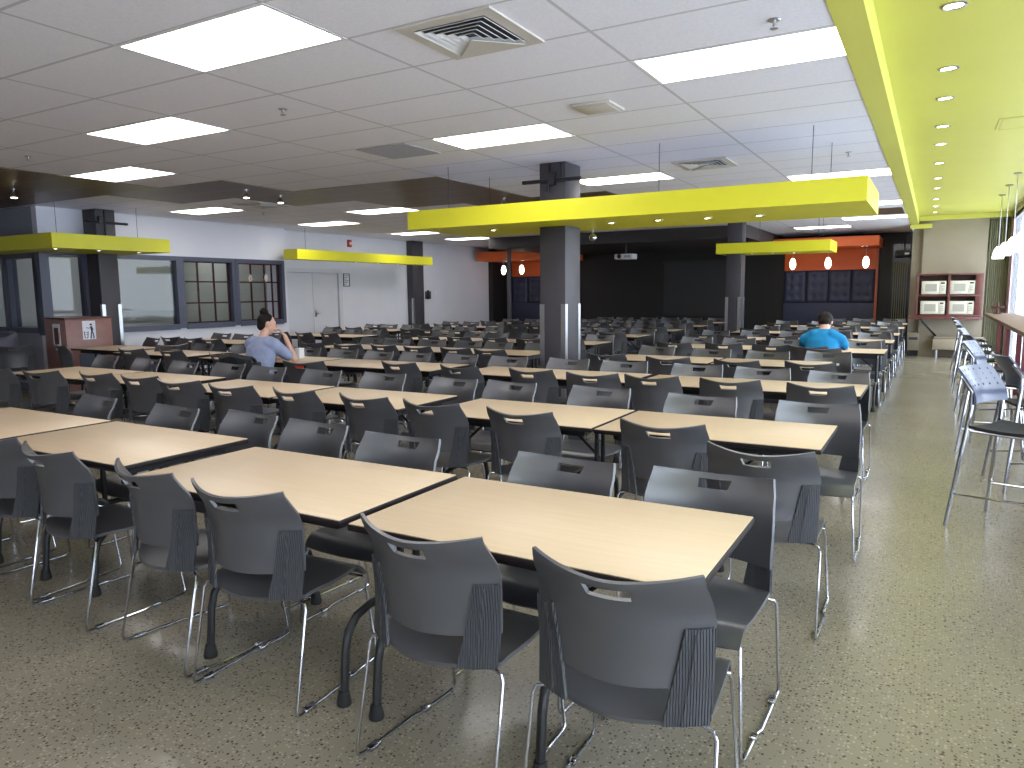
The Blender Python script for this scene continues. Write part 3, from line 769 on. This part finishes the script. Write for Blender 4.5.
# bar stools
def make_stool(label, loc, rz):
    """faces +Y in its own frame; the back is at -Y"""
    t = thing('bar_stool', label, 'stool', loc, rz, 'bar stools along the counter')
    P = []
    for i in range(13):
        u = -1+i/6
        row = []
        for j in range(13):
            v = j/12
            y = -.19+.40*v; z = .655+.012*u*u-.012*math.sin(PI*v)-.03*max(0, v-.8)/.2
            row.append((.205*u*(1-.08*v), y, z))
        P.append(row)
    MB().shell(P, -.018).build('seat', M['jacket'], t)
    # backrest: lower band upright, upper part leaning back, pierced by small dots
    prof = ((-.205,.80),(-.206,.83),(-.210,.855),(-.218,.88),(-.238,.915),(-.262,.95),(-.288,.985),(-.312,1.015),(-.324,1.028))
    P = [[(.20*(-1+i/8), y+.045*(-1+i/8)**2, z) for y, z in prof] for i in range(17)]
    q = MB().shell(P, .013)
    nrm = V(0,.80,.60).normalized()
    for a in range(6):
        for b in range(4):
            u = -.8+a*.32; f = b/3
            c = V(.20*u, -.236-.068*f+.045*u*u, .912+.092*f)
            q.tube([c-nrm*.001, c+nrm*.0015], .0075, 8, 1)
    q.build('backrest', [M['stool_back'], M['stool_hole']], t)
    for s in (-1, 1):
        MB().tube([(s*.262,-.27,.006),(s*.232,-.235,.35),(s*.208,-.205,.64),(s*.198,-.19,.78),(s*.196,-.192,.88),(s*.194,-.252,.965)], .0125, 10).build('rear_leg', M['chrome'], t)
        MB().tube([(s*.255,.25,.006),(s*.205,.19,.45),(s*.185,.165,.635)], .0125, 10).build('front_leg', M['chrome'], t)
    MB().tube([(-.19,-.19,.632),(-.185,.16,.628),(.185,.16,.628),(.19,-.19,.632)], .01, 8).build('seat_frame', M['chrome'], t)
    MB().tube([(-.228,.218,.25),(.228,.218,.25)], .01, 8).tube([(-.242,-.248,.22),(-.232,.222,.25)], .008, 8).tube([(.242,-.248,.22),(.232,.222,.25)], .008, 8).build('footrest', M['chrome'], t)
    return t
st = None
for k, (x, y, a) in enumerate(((.50,5.46,-118),(.74,6.75,-78),(.58,8.1,-104),(.62,9.5,-82),(.60,10.7,-98),(.60,12.0,-84),(.60,13.3,-95),(.60,14.7,-86))):
    lb = 'chrome bar stool with dark back, %s along the counter from the viewer' % ORD[k+1]
    if k == 0:
        st = make_stool('nearest chrome bar stool, its dotted bluish backrest turned toward the viewer', (x, y, 0), math.radians(a))
    else:
        c = copy_tree(st); c.location = (x, y, 0); c.rotation_euler = (0,0,math.radians(a)); c['label'] = lb

# ------------------------------------------------------------------ dining chair
def lerp(tab, z):
    for (a, p), (b, q) in zip(tab, tab[1:]):
        if a <= z <= b:
            f = (z-a)/(b-a); f = f*f*(3-2*f); return p+(q-p)*f
    return tab[0][1] if z < tab[0][0] else tab[-1][1]
YM = [(.40,-.256),(.55,-.250),(.70,-.264),(.845,-.322)]        # profile of the middle
EF = [(.40,.090),(.55,.098),(.70,.104),(.845,.088)]        # how far the edges wrap forward
HW = [(.40,.236),(.55,.241),(.70,.244),(.76,.240),(.845,.228)]   # half width
def back_pt(u, z, off=0):
    return V(u*lerp(HW, z), lerp(YM, z)+lerp(EF, z)*abs(u)**1.8+off, z)
def mb_back():
    U = sorted(set([-1,-.93,-.82,-.7,-.58,-.45,-.35,-.27,-.18,-.09,0,.09,.18,.27,.35,.45,.58,.7,.82,.93,1]))
    T = [0,.12,.25,.4,.55,.70,.82,.93,.955,.98,1]
    P = []
    for u in U:
        zb = .512+.012*abs(u)**2; zt = .816+.024*abs(u)**1.7
        row = []
        for k, v in enumerate(T):
            uu = u
            if k == 6 and abs(abs(u)-.27) < 1e-6: uu = u*(.80 if u < 0 else .96)      # tapered hand slot
            row.append(back_pt(uu, zb+(zt-zb)*v))
        P.append(row)
    H = {(i, j) for i in range(len(U)-1) for j in range(len(T)-1) if abs((U[i]+U[i+1])/2) < .27 and .82 < (T[j]+T[j+1])/2 < .93}
    return MB().shell(P, .011, 0, H)
def mb_bracket(s):
    P = []
    for k in range(10):
        v = k/9; z = .420+.262*v
        inn = 1-(.45-.19*v)
        row = []
        for q in range(6):
            u = s*(inn+(1.008-inn)*q/5)
            row.append(back_pt(u, z, -.013))
        P.append(row)
    m_ = MB().shell(P, -.010*s)
    # smooth spine along the bracket
    pts = [back_pt(s*(.76+.10*k/6), .42+.25*k/6, -.022) for k in range(7)]
    m_.tube(pts, .0065, 6)
    return m_
def mb_seat():
    P = []
    for i in range(17):
        u = -1+i/8
        row = []
        for j in range(17):
            v = j/16
            y = (lerp(YM, .42)+lerp(EF, .42)*abs(u)**1.8)*(1-v)+(.235-.018*u*u)*v
            z = .434-.012*(1-v)**8-.014*math.sin(PI*min(1, v*1.1))+.012*u*u*(1-v) - (.055*((v-.8)/.2)**2 if v > .8 else 0)
            hw = .243-.022*v
            row.append((hw*u, y, z))
        P.append(row)
    return MB().shell(P, -.013)
def mb_sled(s):
    q = MB()
    pts = [(s*.17,-.165,.405),(s*.225,-.172,.408),(s*.252,-.180,.402),(s*.262,-.188,.385),(s*.268,-.262,.03),(s*.268,-.258,.012),(s*.266,-.235,.0065),
           (s*.262,.02,.0065),(s*.252,.05,.0065),(s*.246,.21,.0065),(s*.244,.236,.012),(s*.240,.242,.03),(s*.222,.205,.34),(s*.218,.19,.372),(s*.20,.165,.382),(s*.0,.165,.382)]
    q.tube(pts, .0058, 8)
    q.box(min(s*.248,s*.275), max(s*.248,s*.275), -.215, -.165, .0005, .015, bev=.002).box(min(s*.238,s*.262), max(s*.238,s*.262), .06, .1, .0005, .015, bev=.002)
    q.tube([(s*.17,-.165,.405),(s*.16,.0,.395),(s*.16,.165,.382)], .005, 6)
    return q
def make_chair(label, loc, rz):
    t = thing('dining_chair', label, 'chair', loc, rz, 'dining chairs at the long tables')
    mb_seat().build('seat', M['chair'], t); mb_back().build('backrest', M['chair'], t)
    for s in (-1, 1):
        mb_bracket(s).build('side_bracket', M['rib'], t); mb_sled(s).build('sled_leg', M['chrome'], t)
    return t
def far_chair_mesh():
    me = []
    for f, mi in ((mb_seat,0),(mb_back,0),(lambda: mb_bracket(-1),1),(lambda: mb_bracket(1),1),(lambda: mb_sled(-1),2),(lambda: mb_sled(1),2)):
        b = f(); bmesh.ops.recalc_face_normals(b.b, faces=b.b.faces)
        for fc in b.b.faces: fc.material_index = mi
        m_ = bpy.data.meshes.new('t'); b.b.to_mesh(m_); b.b.free(); me.append(m_)
    b = MB()
    for m_ in me: b.b.from_mesh(m_); bpy.data.meshes.remove(m_)
    return b.mesh('dining_chair', [M['chair'], M['rib'], M['chrome']])
FAR = far_chair_mesh()
CH = [None]; chairs = []
def chair(x, y, rz, label, detail):
    if detail:
        if CH[0] is None:
            CH[0] = make_chair(label, (x, y, 0), rz); o = CH[0]
        else:
            o = copy_tree(CH[0]); o.location = (x, y, 0); o.rotation_euler = (0, 0, rz); o['label'] = label
    else:
        o = bpy.data.objects.new('dining_chair', FAR); COL.objects.link(o)
        o.location = (x, y, 0); o.rotation_euler = (0, 0, rz); tag(o, label, 'chair', 'dining chairs at the long tables')
    chairs.append(o); return o

# ------------------------------------------------------------------ tables
TB = {}
def make_table(ln, label, loc, li=.10, ri=.10):
    key = (round(ln, 2), li, ri)
    if key in TB:
        o = copy_tree(TB[key]); o.location = loc; o['label'] = label; return o
    t = thing('dining_table', label, 'table', loc, 0, 'long dining tables')
    h = ln/2; d = .37; z = .74
    MB().box(-h+.004, h-.004, -d+.004, d-.004, z-.004, z, bev=.0015).build('tabletop', M['maple'], t)
    MB().box(-h, h, -d, d, z-.027, z-.0042, bev=.004).build('edge_band', M['edge'], t)
    f = MB()
    for sy in (-1, 1): f.box(-h+.10, h-.10, sy*.26-.015, sy*.26+.015, z-.075, z-.028)
    for sx in (-1, 1): f.box(sx*(h-.10)-.015, sx*(h-.10)+.015, -.275, .275, z-.07, z-.028)
    f.build('under_frame', M['black'], t)
    for sx, ins in ((-1, li), (1, ri)):
        x = sx*(h-ins)
        dx = -sx if ins < h/2 else sx
        lf = MB().tube([(x,-.05,.325),(x,-.05,z-.028)], .015, 10).tube([(x,.05,.325),(x,.05,z-.028)], .015, 10).box(x-.02, x+.02, -.22, .22, z-.06, z-.028)
        lf.build('pedestal', M['black'], t)
        MB().tube([(x,0,.48),(x+dx*.24,0,z-.045)], .009, 6).box(min(x+dx*.2, x+dx*.28), max(x+dx*.2, x+dx*.28), -.03, .03, z-.06, z-.028).build('folding_brace', M['black'], t)
        for sy in (-1, 1):
            lg = MB().tube([(x, 0, .335),(x, sy*.15, .332),(x, sy*.225, .315),(x, sy*.272, .275),(x, sy*.29, .21),(x, sy*.305, .05),(x, sy*.307, .03)], .0165, 10).build('leg', M['black'], t)
            MB().lathe([(.027,0),(.029,.01),(.020,.055)], (x, sy*.308, .0), 12).build('rubber_foot', M['rubber'], lg)
    TB[key] = t
    return t

# rows: (front y, [tables (x0, x1, front y)])
ROWN = ['','front','second','third','fourth','fifth','sixth','seventh','eighth','ninth']
rows = {
 1: [(-1.73,-.50,1.84),(-3.05,-1.765,1.85),(-4.48,-3.25,1.985),(-5.76,-4.52,1.985)],
 2: [(-1.67,-.445,3.845),(-2.92,-1.695,3.86),(-4.40,-3.145,3.91),(-5.67,-4.435,3.92),(-7.13,-5.885,3.97),(-8.40,-7.165,3.97)],
 3: [(-2.25,-.415,5.94),(-4.12,-2.285,5.97),(-6.24,-4.41,6.01),(-8.11,-6.275,6.05),(-10.0,-8.4,6.1),(-11.5,-10.15,6.33)],
 4: [(-2.08,-.92,7.92),(-3.32,-2.105,7.95),(-6.22,-4.39,8.02),(-8.09,-6.255,8.04),(-11.64,-9.80,8.08)],
 5: [(-2.08,-.50,10.02),(-3.35,-2.115,10.04),(-6.22,-4.39,10.06),(-8.09,-6.255,10.08),(-11.0,-9.2,10.14)],
 6: [(-2.33,-.50,12.05),(-3.6,-2.365,12.0),(-6.25,-4.42,12.02),(-9.4,-7.56,11.86),(-11.5,-9.85,12.1)],
 7: [(-2.33,-.50,14.05),(-3.3,-2.365,14.0),(-6.25,-4.42,14.0),(-8.1,-6.285,14.0),(-10.6,-8.8,14.0)],
 8: [(-2.33,-.50,16.35),(-3.3,-2.365,16.55),(-6.25,-4.42,15.9),(-8.1,-6.285,15.9),(-9.9,-8.3,15.9)],
 9: [(-2.33,-.50,18.3),(-6.25,-4.42,17.75),(-8.1,-6.285,17.75)],
}
for r, ts in rows.items():
    for k, (a, b, y) in enumerate(ts):
        lb = 'maple topped dining table, %s row, %s from the right aisle' % (ROWN[r], ORD[k+1])
        make_table(round((b-a)/.05)*.05 if r > 3 else round(b-a, 1) if b-a > 1.5 else (b-a-.01 if r == 1 else 1.225), lb, ((a+b)/2, y+.37, 0), *{(1,0):(.05,.50),(1,1):(.45,.07),(1,2):(.35,.41),(2,0):(.10,.50)}.get((r,k), (.10,.10)))

# measured chairs (x centre, y of chair origin, turn in degrees)
near = {1: [(-.69,1.945,2),(-1.30,1.942,-2),(-2.20,2.0,3),(-2.75,2.03,-8),(-3.53,2.06,-4),(-4.14,2.09,2),(-4.78,2.08,0)],
        2: [(-.63,3.55,-2),(-1.23,3.97,1),(-2.10,3.99,-3),(-2.77,4.02,-3),(-3.36,4.05,-4),(-4.05,4.07,-4),(-4.75,4.05,5),(-5.44,4.08,8),(-6.05,4.14,6),(-6.68,4.13,4),(-7.40,4.0,12),(-8.05,3.95,2)],
        3: [(-.68,6.0,-4),(-1.37,6.04,2),(-2.0,6.03,0),(-2.55,6.0,7),(-3.14,6.06,-3),(-3.91,6.05,-5),(-4.71,6.12,-3),(-5.79,5.77,18),(-6.62,5.68,0),(-7.4,6.1,-5),(-8.5,6.2,0),(-9.3,6.15,8)]}
far = {1: [(-.704,2.51,180),(-1.328,2.487,177),(-2.235,2.553,180),(-2.896,2.638,176),(-3.482,2.695,175),(-4.12,2.657,177),(-5.037,2.704,175)],
       2: [(-.57,4.58,184),(-1.32,4.58,178),(-2.09,4.68,177),(-2.86,4.69,174),(-3.40,4.70,175),(-4.16,4.75,180),(-4.87,4.72,178),(-5.59,4.73,180),(-6.23,4.79,178),(-6.89,4.75,176),(-7.6,4.8,178),(-8.45,4.85,176)],
       3: [(-.66,6.5,182),(-1.3,6.57,181),(-1.91,6.64,181),(-2.64,6.66,184),(-3.29,6.68,179),(-4.0,6.65,178),(-4.67,6.7,174),(-5.33,6.72,174),(-5.86,6.68,174),(-6.45,6.72,180),(-7.1,6.74,184),(-8.4,6.80,180),(-9.2,6.75,175)]}
for r in (4,5,6,7,8,9):
    near[r] = []; far[r] = []
    for (a, b, y) in rows[r]:
        n = 3 if b-a > 1.5 else 2 if b-a > 1.1 else 1
        for k in range(n):
            x = b-(b-a)*(k+.5)/n
            near[r].append((x+random.uniform(-.05,.05), y+.06+random.uniform(-.18,.03), random.uniform(-7,7)))
            far[r].append((x+random.uniform(-.05,.05), y+.69+random.uniform(-.03,.15), 180+random.uniform(-7,7)))
# seats of the man and of chairs pulled out, as the photograph shows them
near[4][0:4] = [(-.97,7.74,-10),(-1.66,7.70,-8),(-2.43,7.74,4),(-3.18,7.92,-2)]
far[4][1:4] = [(-1.62,8.45,178),(-2.31,8.58,174),(-3.05,8.75,172)]
near[5][0] = (-1.16,9.72,-1)
far[4][0] = (-.99,8.63,181)
near[6][0] = (-.78,11.35,0)
for dct, side in ((near,'near'),(far,'far')):
    for r in sorted(dct):
        lst = sorted(dct[r], key=lambda c: -c[0])
        for k, (x, y, a) in enumerate(lst):
            lb = 'charcoal plastic chair on the %s side of %s row, %s from the right' % (side, ROWN[r], ORD[k+1])
            chair(x, y, math.radians(a), lb, r <= 4)
# loose chairs by the waste station and left wall
for x, y, a, lb in ((-11.75,5.7,60,'charcoal chair standing alone between tub armchair and waste station'), (-10.9,6.16,-15,'charcoal chair at the near side of the table by the waste station'),
                    (-10.55,7.45,175,'charcoal chair behind the table by the waste station, near the sign'), (-9.75,6.75,80,'charcoal chair at the right end of the table by the waste station'),
                    (-11.3,7.35,170,'charcoal chair between the waste station and the far side of its table')):
    chair(x, y, math.radians(a), lb, True)

# sticker and red tag on two chairs
def near_chair(x, y): return min(chairs, key=lambda o: (o.location.x-x)**2+(o.location.y-y)**2)
c = near_chair(-5.79, 5.77); c['label'] = 'charcoal chair with a red tag at its hand slot, near the seated woman'
rt_ = MB().box(-.055, .035, -.312, -.304, .765, .792).build('red_tag', M['red'], c); rt_['label'] = 'red paper tag in the hand slot'
c = near_chair(-1.16, 9.72); c['label'] = 'charcoal chair the person in blue sits on'
c = near_chair(-.99, 8.63); c['label'] = 'charcoal chair with a white sticker, behind the back of the person in blue'
if 1:
    st_ = MB().box(-.115, -.085, -.25, -.238, .68, .705).build('sticker', M['white'], c); st_['label'] = 'small white sticker low on the backrest'
c = near_chair(-6.62, 5.68); c['label'] = 'charcoal chair the woman in grey sits on, black jacket over its back'; JC = c

# ------------------------------------------------------------------ small things on tables
t = thing('milk_carton', 'small white carton on the table beside the seated woman', 'carton', (-6.78, 6.52, .7405))
MB().box(-.04, .04, -.04, .04, 0, .11, bev=.003).build('carton_body', M['white'], t)
MB().box(-.042, .042, -.042, .042, .1105, .128, bev=.003).build('lid', M['white'], t)

# ------------------------------------------------------------------ people
def cap(mb, p0, r0, p1, r1, n=14):
    p0, p1 = Vector(p0), Vector(p1)
    mb.tube([p0, p0.lerp(p1, .5), p1], [r0, (r0+r1)/2, r1], n)
    mb.ball(p0, r0, n=10); mb.ball(p1, r1, n=10)
def sections(mb, secs, n=20):
    """secs: (centre, half x, half y) rings stacked along a spine"""
    rings = []
    for c, hx_, hy_ in secs:
        rings.append([V(c[0]+hx_*math.cos(2*PI*k/n), c[1]+hy_*math.sin(2*PI*k/n), c[2]) for k in range(n)])
    mb.loft(rings)
def fuse(mb, name, m, parent, vox, smooth=4, fac=.5):
    """one continuous skin from overlapping shapes"""
    me = mb.mesh(name+'_raw', m)
    o = bpy.data.objects.new(name, me); COL.objects.link(o)
    a = o.modifiers.new('r', 'REMESH'); a.mode = 'VOXEL'; a.voxel_size = vox; a.use_smooth_shade = True
    s = o.modifiers.new('s', 'SMOOTH'); s.iterations = smooth; s.factor = fac
    bpy.context.view_layer.update()
    dg = bpy.context.evaluated_depsgraph_get()
    nm = bpy.data.meshes.new_from_object(o.evaluated_get(dg))
    o.modifiers.clear(); o.data = nm; nm.name = name; bpy.data.meshes.remove(me)
    if not nm.materials: nm.materials.append(m)
    for p in nm.polygons: p.use_smooth = True
    if parent: o.parent = parent
    return o
def hand(mb, w, d, nrm, s, curl):
    """w wrist point, d pointing direction, nrm back of the hand, s +1 thumb side sign"""
    d = Vector(d).normalized(); nrm = Vector(nrm); nrm = (nrm-d*nrm.dot(d)).normalized(); sd = d.cross(nrm).normalized()*s
    w = Vector(w)
    for k in range(4):
        cap(mb, w+sd*(.024-.016*k)*.7, .014, w+d*.085+sd*(.030-.020*k), .0115, 8)
    for k, ln in enumerate((.072,.082,.076,.058)):
        p = w+d*.085+sd*(.030-.020*k); dd = d.copy()
        for q, f in enumerate((.45,.32,.23)):
            ax = math.radians(curl)*(q*.8+.5)
            dd = (d*math.cos(ax)-nrm*math.sin(ax)).normalized()
            p2 = p+dd*ln*f; cap(mb, p, .0088-.0008*q, p2, .008-.0008*q, 8); p = p2
    a = w+d*.025+sd*.022; b = a+(d*.6+sd*.75-nrm*.25).normalized()*.045; c = b+(d*.85+sd*.2-nrm*.35).normalized()*.035
    cap(mb, a, .013, b, .0105, 8); cap(mb, b, .0105, c, .0085, 8)
def head(mb, c, fwd, up_, s=1.0):
    """skull, jaw, nose, brow, ears; fwd is where the face looks"""
    f = Vector(fwd).normalized(); u = Vector(up_); u = (u-f*u.dot(f)).normalized(); r_ = f.cross(u)
    R = Matrix((r_, f, u)).transposed()
    c = Vector(c)
    def at(x, y, z): return c+R @ V(x*s, y*s, z*s)
    mb.ball(at(0,-.012,.022), .1*s, n=16, sc=(.76,.95,.92), M=R)
    mb.ball(at(0,.028,-.03), .07*s, n=14, sc=(.86,.86,1.12), M=R)
    mb.ball(at(0,.058,-.085), .03*s, n=10, sc=(1.1,.9,.8), M=R)
    cap(mb, at(0,.09,.012), .009*s, at(0,.108,-.028), .0135*s, 8)
    mb.ball(at(0,.084,.032), .02*s, n=8, sc=(2.2,.7,.5), M=R)
    mb.ball(at(0,.082,-.06), .014*s, n=8, sc=(1.7,.8,.75), M=R)
    for e in (-1, 1):
        mb.ball(at(e*.078,-.01,-.008), .03*s, n=10, sc=(.32,.65,1.05), M=R)
        mb.ball(at(e*.033,.086,.008), .011*s, n=8, M=R)
    return at, R

def person_common(name, label, loc, pose, shirt, hair):
    t = thing(name, label, 'person', loc)
    return t

# --- the man in blue, bent over the table, seen from behind (local frame: pelvis at origin, +Y forward)
t = thing('person', 'person in a bright blue t-shirt seen from behind, bent over the table', 'person', (-1.19, 9.80, 0))
b = MB()
zs = .46
sections(b, [((0,0,zs-.0),.155,.10),((0,.0,zs+.10),.16,.11),((0,.03,zs+.22),.155,.105),((0,.08,zs+.34),.175,.11),((0,.125,zs+.44),.185,.105),((0,.16,zs+.52),.13,.085),((0,.18,zs+.57),.07,.06)])
cap(b, (0,.185,zs+.54), .060, (0,.26,zs+.61), .054)
hc = V(0,.31,zs+.645)
at, R = head(b, hc, (.06,.66,-.75), (0,.75,.66), 1.06)
for s in (-1, 1):
    cap(b, (s*.11,.135,zs+.475), .066, (s*.195,.15,zs+.425), .058)
    el = (s*.255,.27,.80); wr = (s*.13,.50,.775)
    cap(b, (s*.20,.15,zs+.42), .054, el, .042); cap(b, el, .042, wr, .027)
    hand(b, wr, (-s*.55,.8,.02), (0,0,1), s*-1, 12)
    cap(b, (s*.09,.02,zs+.03), .085, (s*.12,.42,zs+.03), .06); cap(b, (s*.12,.42,zs+.03), .058, (s*.12,.38,.10), .04)
    cap(b, (s*.12,.36,.06), .042, (s*.125,.53,.035), .033)
body = fuse(b, 'body', M['skin'], t, .009, 3)
b = MB()
sections(b, [((0,0,zs+.01),.178,.125),((0,.0,zs+.10),.182,.135),((0,.03,zs+.22),.18,.13),((0,.08,zs+.34),.198,.132),((0,.125,zs+.44),.205,.125),((0,.16,zs+.525),.15,.10),((0,.182,zs+.575),.082,.072)])
for s in (-1, 1):
    cap(b, (s*.10,.138,zs+.485), .088, (s*.20,.15,zs+.43), .084); cap(b, (s*.20,.15,zs+.43), .081, (s*.240,.225,zs+.37), .062)
fuse(b, 'shirt', M['shirt_blue'], body, .012, 4)
b = MB()
cap(b, (-.08,0,zs+.03), .125, (.08,0,zs+.03), .125)
for s in (-1, 1):
    cap(b, (s*.09,.02,zs+.03), .10, (s*.12,.42,zs+.035), .074); cap(b, (s*.12,.42,zs+.03), .072, (s*.12,.37,.09), .056)
fuse(b, 'trousers', M['jeans'], body, .014, 3)
for s in (-1, 1):
    b = MB(); cap(b, (s*.12,.355,.052), .05, (s*.125,.545,.042), .041); fuse(b, 'shoe', M['shoe'], body, .012, 3)
b = MB()
b.ball(at(0,-.022,.03), .107*1.06, n=16, sc=(.80,.93,.93), M=R); b.ball(at(0,-.055,-.02), .07, n=12, sc=(1.0,.8,1.0), M=R)
fuse(b, 'hair', M['hair'], body, .009, 2)
for s in (-1, 1): MB().ball(at(s*.033,.0935,.008), .0062, n=8).build('eye', M['eye'], body)

# --- the woman in grey, upright, chin on her right hand, face turned to the right
wx, wy_ = -6.73, 5.83
t = thing('person', 'person with a dark hair bun in a grey t-shirt, chin on hand', 'person', (wx, wy_, 0))
zs = .50
b = MB()
sections(b, [((0,0,zs-.04),.16,.11),((0,0,zs+.10),.15,.105),((0,.01,zs+.2),.135,.095),((.01,.03,zs+.32),.155,.10),((.015,.05,zs+.42),.16,.098),((.02,.065,zs+.50),.125,.075),((.02,.07,zs+.555),.058,.052)])
cap(b, (.02,.07,zs+.53), .056, (.035,.095,zs+.62), .050)
hc = V(.04,.12,zs+.695)
atw, Rw = head(b, hc, (.50,.84,-.22), (.05,.2,.98), 1.0)
# right arm: elbow on the table, hand up at the chin
sh = V(.185,.07,zs+.46); el = V(.29,.28,.785); wr = V(.185,.245,zs+.55)
cap(b, (.13,.06,zs+.48), .06, sh, .056); cap(b, sh, .05, el, .04); cap(b, el, .04, wr, .025)
hand(b, wr, (-.62,-.15,.70), (.65,.55,.3), 1, 55)
# left arm resting forward on the table
sh = V(-.165,.06,zs+.46); el = V(-.24,.22,.79); wr = V(-.06,.42,.772)
cap(b, (-.10,.055,zs+.48), .06, sh, .056); cap(b, sh, .05, el, .04); cap(b, el, .04, wr, .025)
hand(b, wr, (.6,.6,.0), (0,0,1), -1, 15)
for s in (-1, 1):
    cap(b, (s*.09,.02,zs+.03), .085, (s*.11,.40,zs+.03), .058); cap(b, (s*.11,.40,zs+.03), .056, (s*.11,.40,.10), .036)
    cap(b, (s*.11,.38,.055), .038, (s*.115,.54,.032), .03)
body = fuse(b, 'body', M['skin'], t, .008, 3)
b = MB()
sections(b, [((0,0,zs+.01),.20,.14),((0,0,zs+.10),.20,.138),((0,.005,zs+.2),.195,.134),((.01,.028,zs+.32),.21,.135),((.015,.05,zs+.42),.212,.126),((.02,.065,zs+.505),.165,.098),((.02,.07,zs+.55),.075,.068)])
cap(b, (.13,.06,zs+.47), .088, (.185,.07,zs+.455), .084); cap(b, (.185,.07,zs+.455), .080, (.255,.215,zs+.325), .064)
cap(b, (-.12,.055,zs+.47), .088, (-.165,.06,zs+.455), .084); cap(b, (-.165,.06,zs+.455), .080, (-.215,.17,zs+.34), .064)
fuse(b, 'shirt', M['shirt_grey'], body, .012, 4)
b = MB()
cap(b, (-.08,0,zs+.03), .128, (.08,0,zs+.03), .128)
for s in (-1, 1):
    cap(b, (s*.09,.02,zs+.03), .10, (s*.11,.40,zs+.035), .072); cap(b, (s*.11,.40,zs+.03), .07, (s*.11,.395,.09), .05)
fuse(b, 'trousers', M['jeans'], body, .014, 3)
for s in (-1, 1):
    b = MB(); cap(b, (s*.11,.375,.05), .046, (s*.115,.55,.04), .037); fuse(b, 'shoe', M['shoe'], body, .012, 3)
b = MB()
b.ball(atw(0,-.024,.03), .106*.95, n=16, sc=(.80,.93,.94), M=Rw); b.ball(atw(0,-.06,-.03), .062, n=12, sc=(1.0,.8,1.0), M=Rw)
b.ball(atw(0,-.058,.128), .05, n=12, sc=(1.1,1.0,.85), M=Rw); b.ball(atw(.02,-.065,.142), .032, n=10); b.ball(atw(-.02,-.05,.145), .03, n=10)
fuse(b, 'hair', M['hair'], body, .008, 2)
for s in (-1, 1): MB().ball(atw(s*.033,.0935,.008), .006, n=8).build('eye', M['eye'], body)

# black jacket hung over her chair back
b = MB()
P = []
for i in range(15):
    u = -1+i/7
    row = []
    for (dy, z) in ((-.05,.56),(-.055,.66),(-.052,.76),(-.045,.855),(-.015,.875),(.02,.855),(.035,.74),(.035,.64)):
        q = back_pt(u*1.0, min(z, .82))
        row.append((q.x*1.06, q.y+dy+.012*math.sin(u*7+z*9), z+.012*math.sin(u*5)-.02*abs(u)))
    P.append(row)
jk = MB().shell(P, .018).tube([(-.26,-.20,.80),(-.30,-.20,.66),(-.29,-.21,.50)], [.05,.045,.04], 10).tube([(.25,-.19,.79),(.285,-.20,.66),(.27,-.21,.52)], [.048,.044,.038], 10).build('jacket', M['jacket'])
jk.location = JC.location; tag(jk, 'black jacket hung over the back of the seated woman\'s chair', 'jacket')

# ------------------------------------------------------------------ light and view
w = bpy.data.worlds.new('world'); sc.world = w; w.use_nodes = True
bg = w.node_tree.nodes['Background']; bg.inputs['Color'].default_value = (.80,.88,1.0,1); bg.inputs['Strength'].default_value = 6.5
sc.view_settings.view_transform = 'Standard'; sc.view_settings.look = 'None'
sc.view_settings.exposure = .27; sc.view_settings.gamma = 1
sc.view_settings.use_curve_mapping = False
sc.cycles.max_bounces = 6; sc.cycles.diffuse_bounces = 4; sc.cycles.glossy_bounces = 3; sc.cycles.transparent_max_bounces = 8
sc.cycles.caustics_reflective = False; sc.cycles.caustics_refractive = False
sc.cycles.sample_clamp_indirect = 6
sc.cycles.use_denoising = True
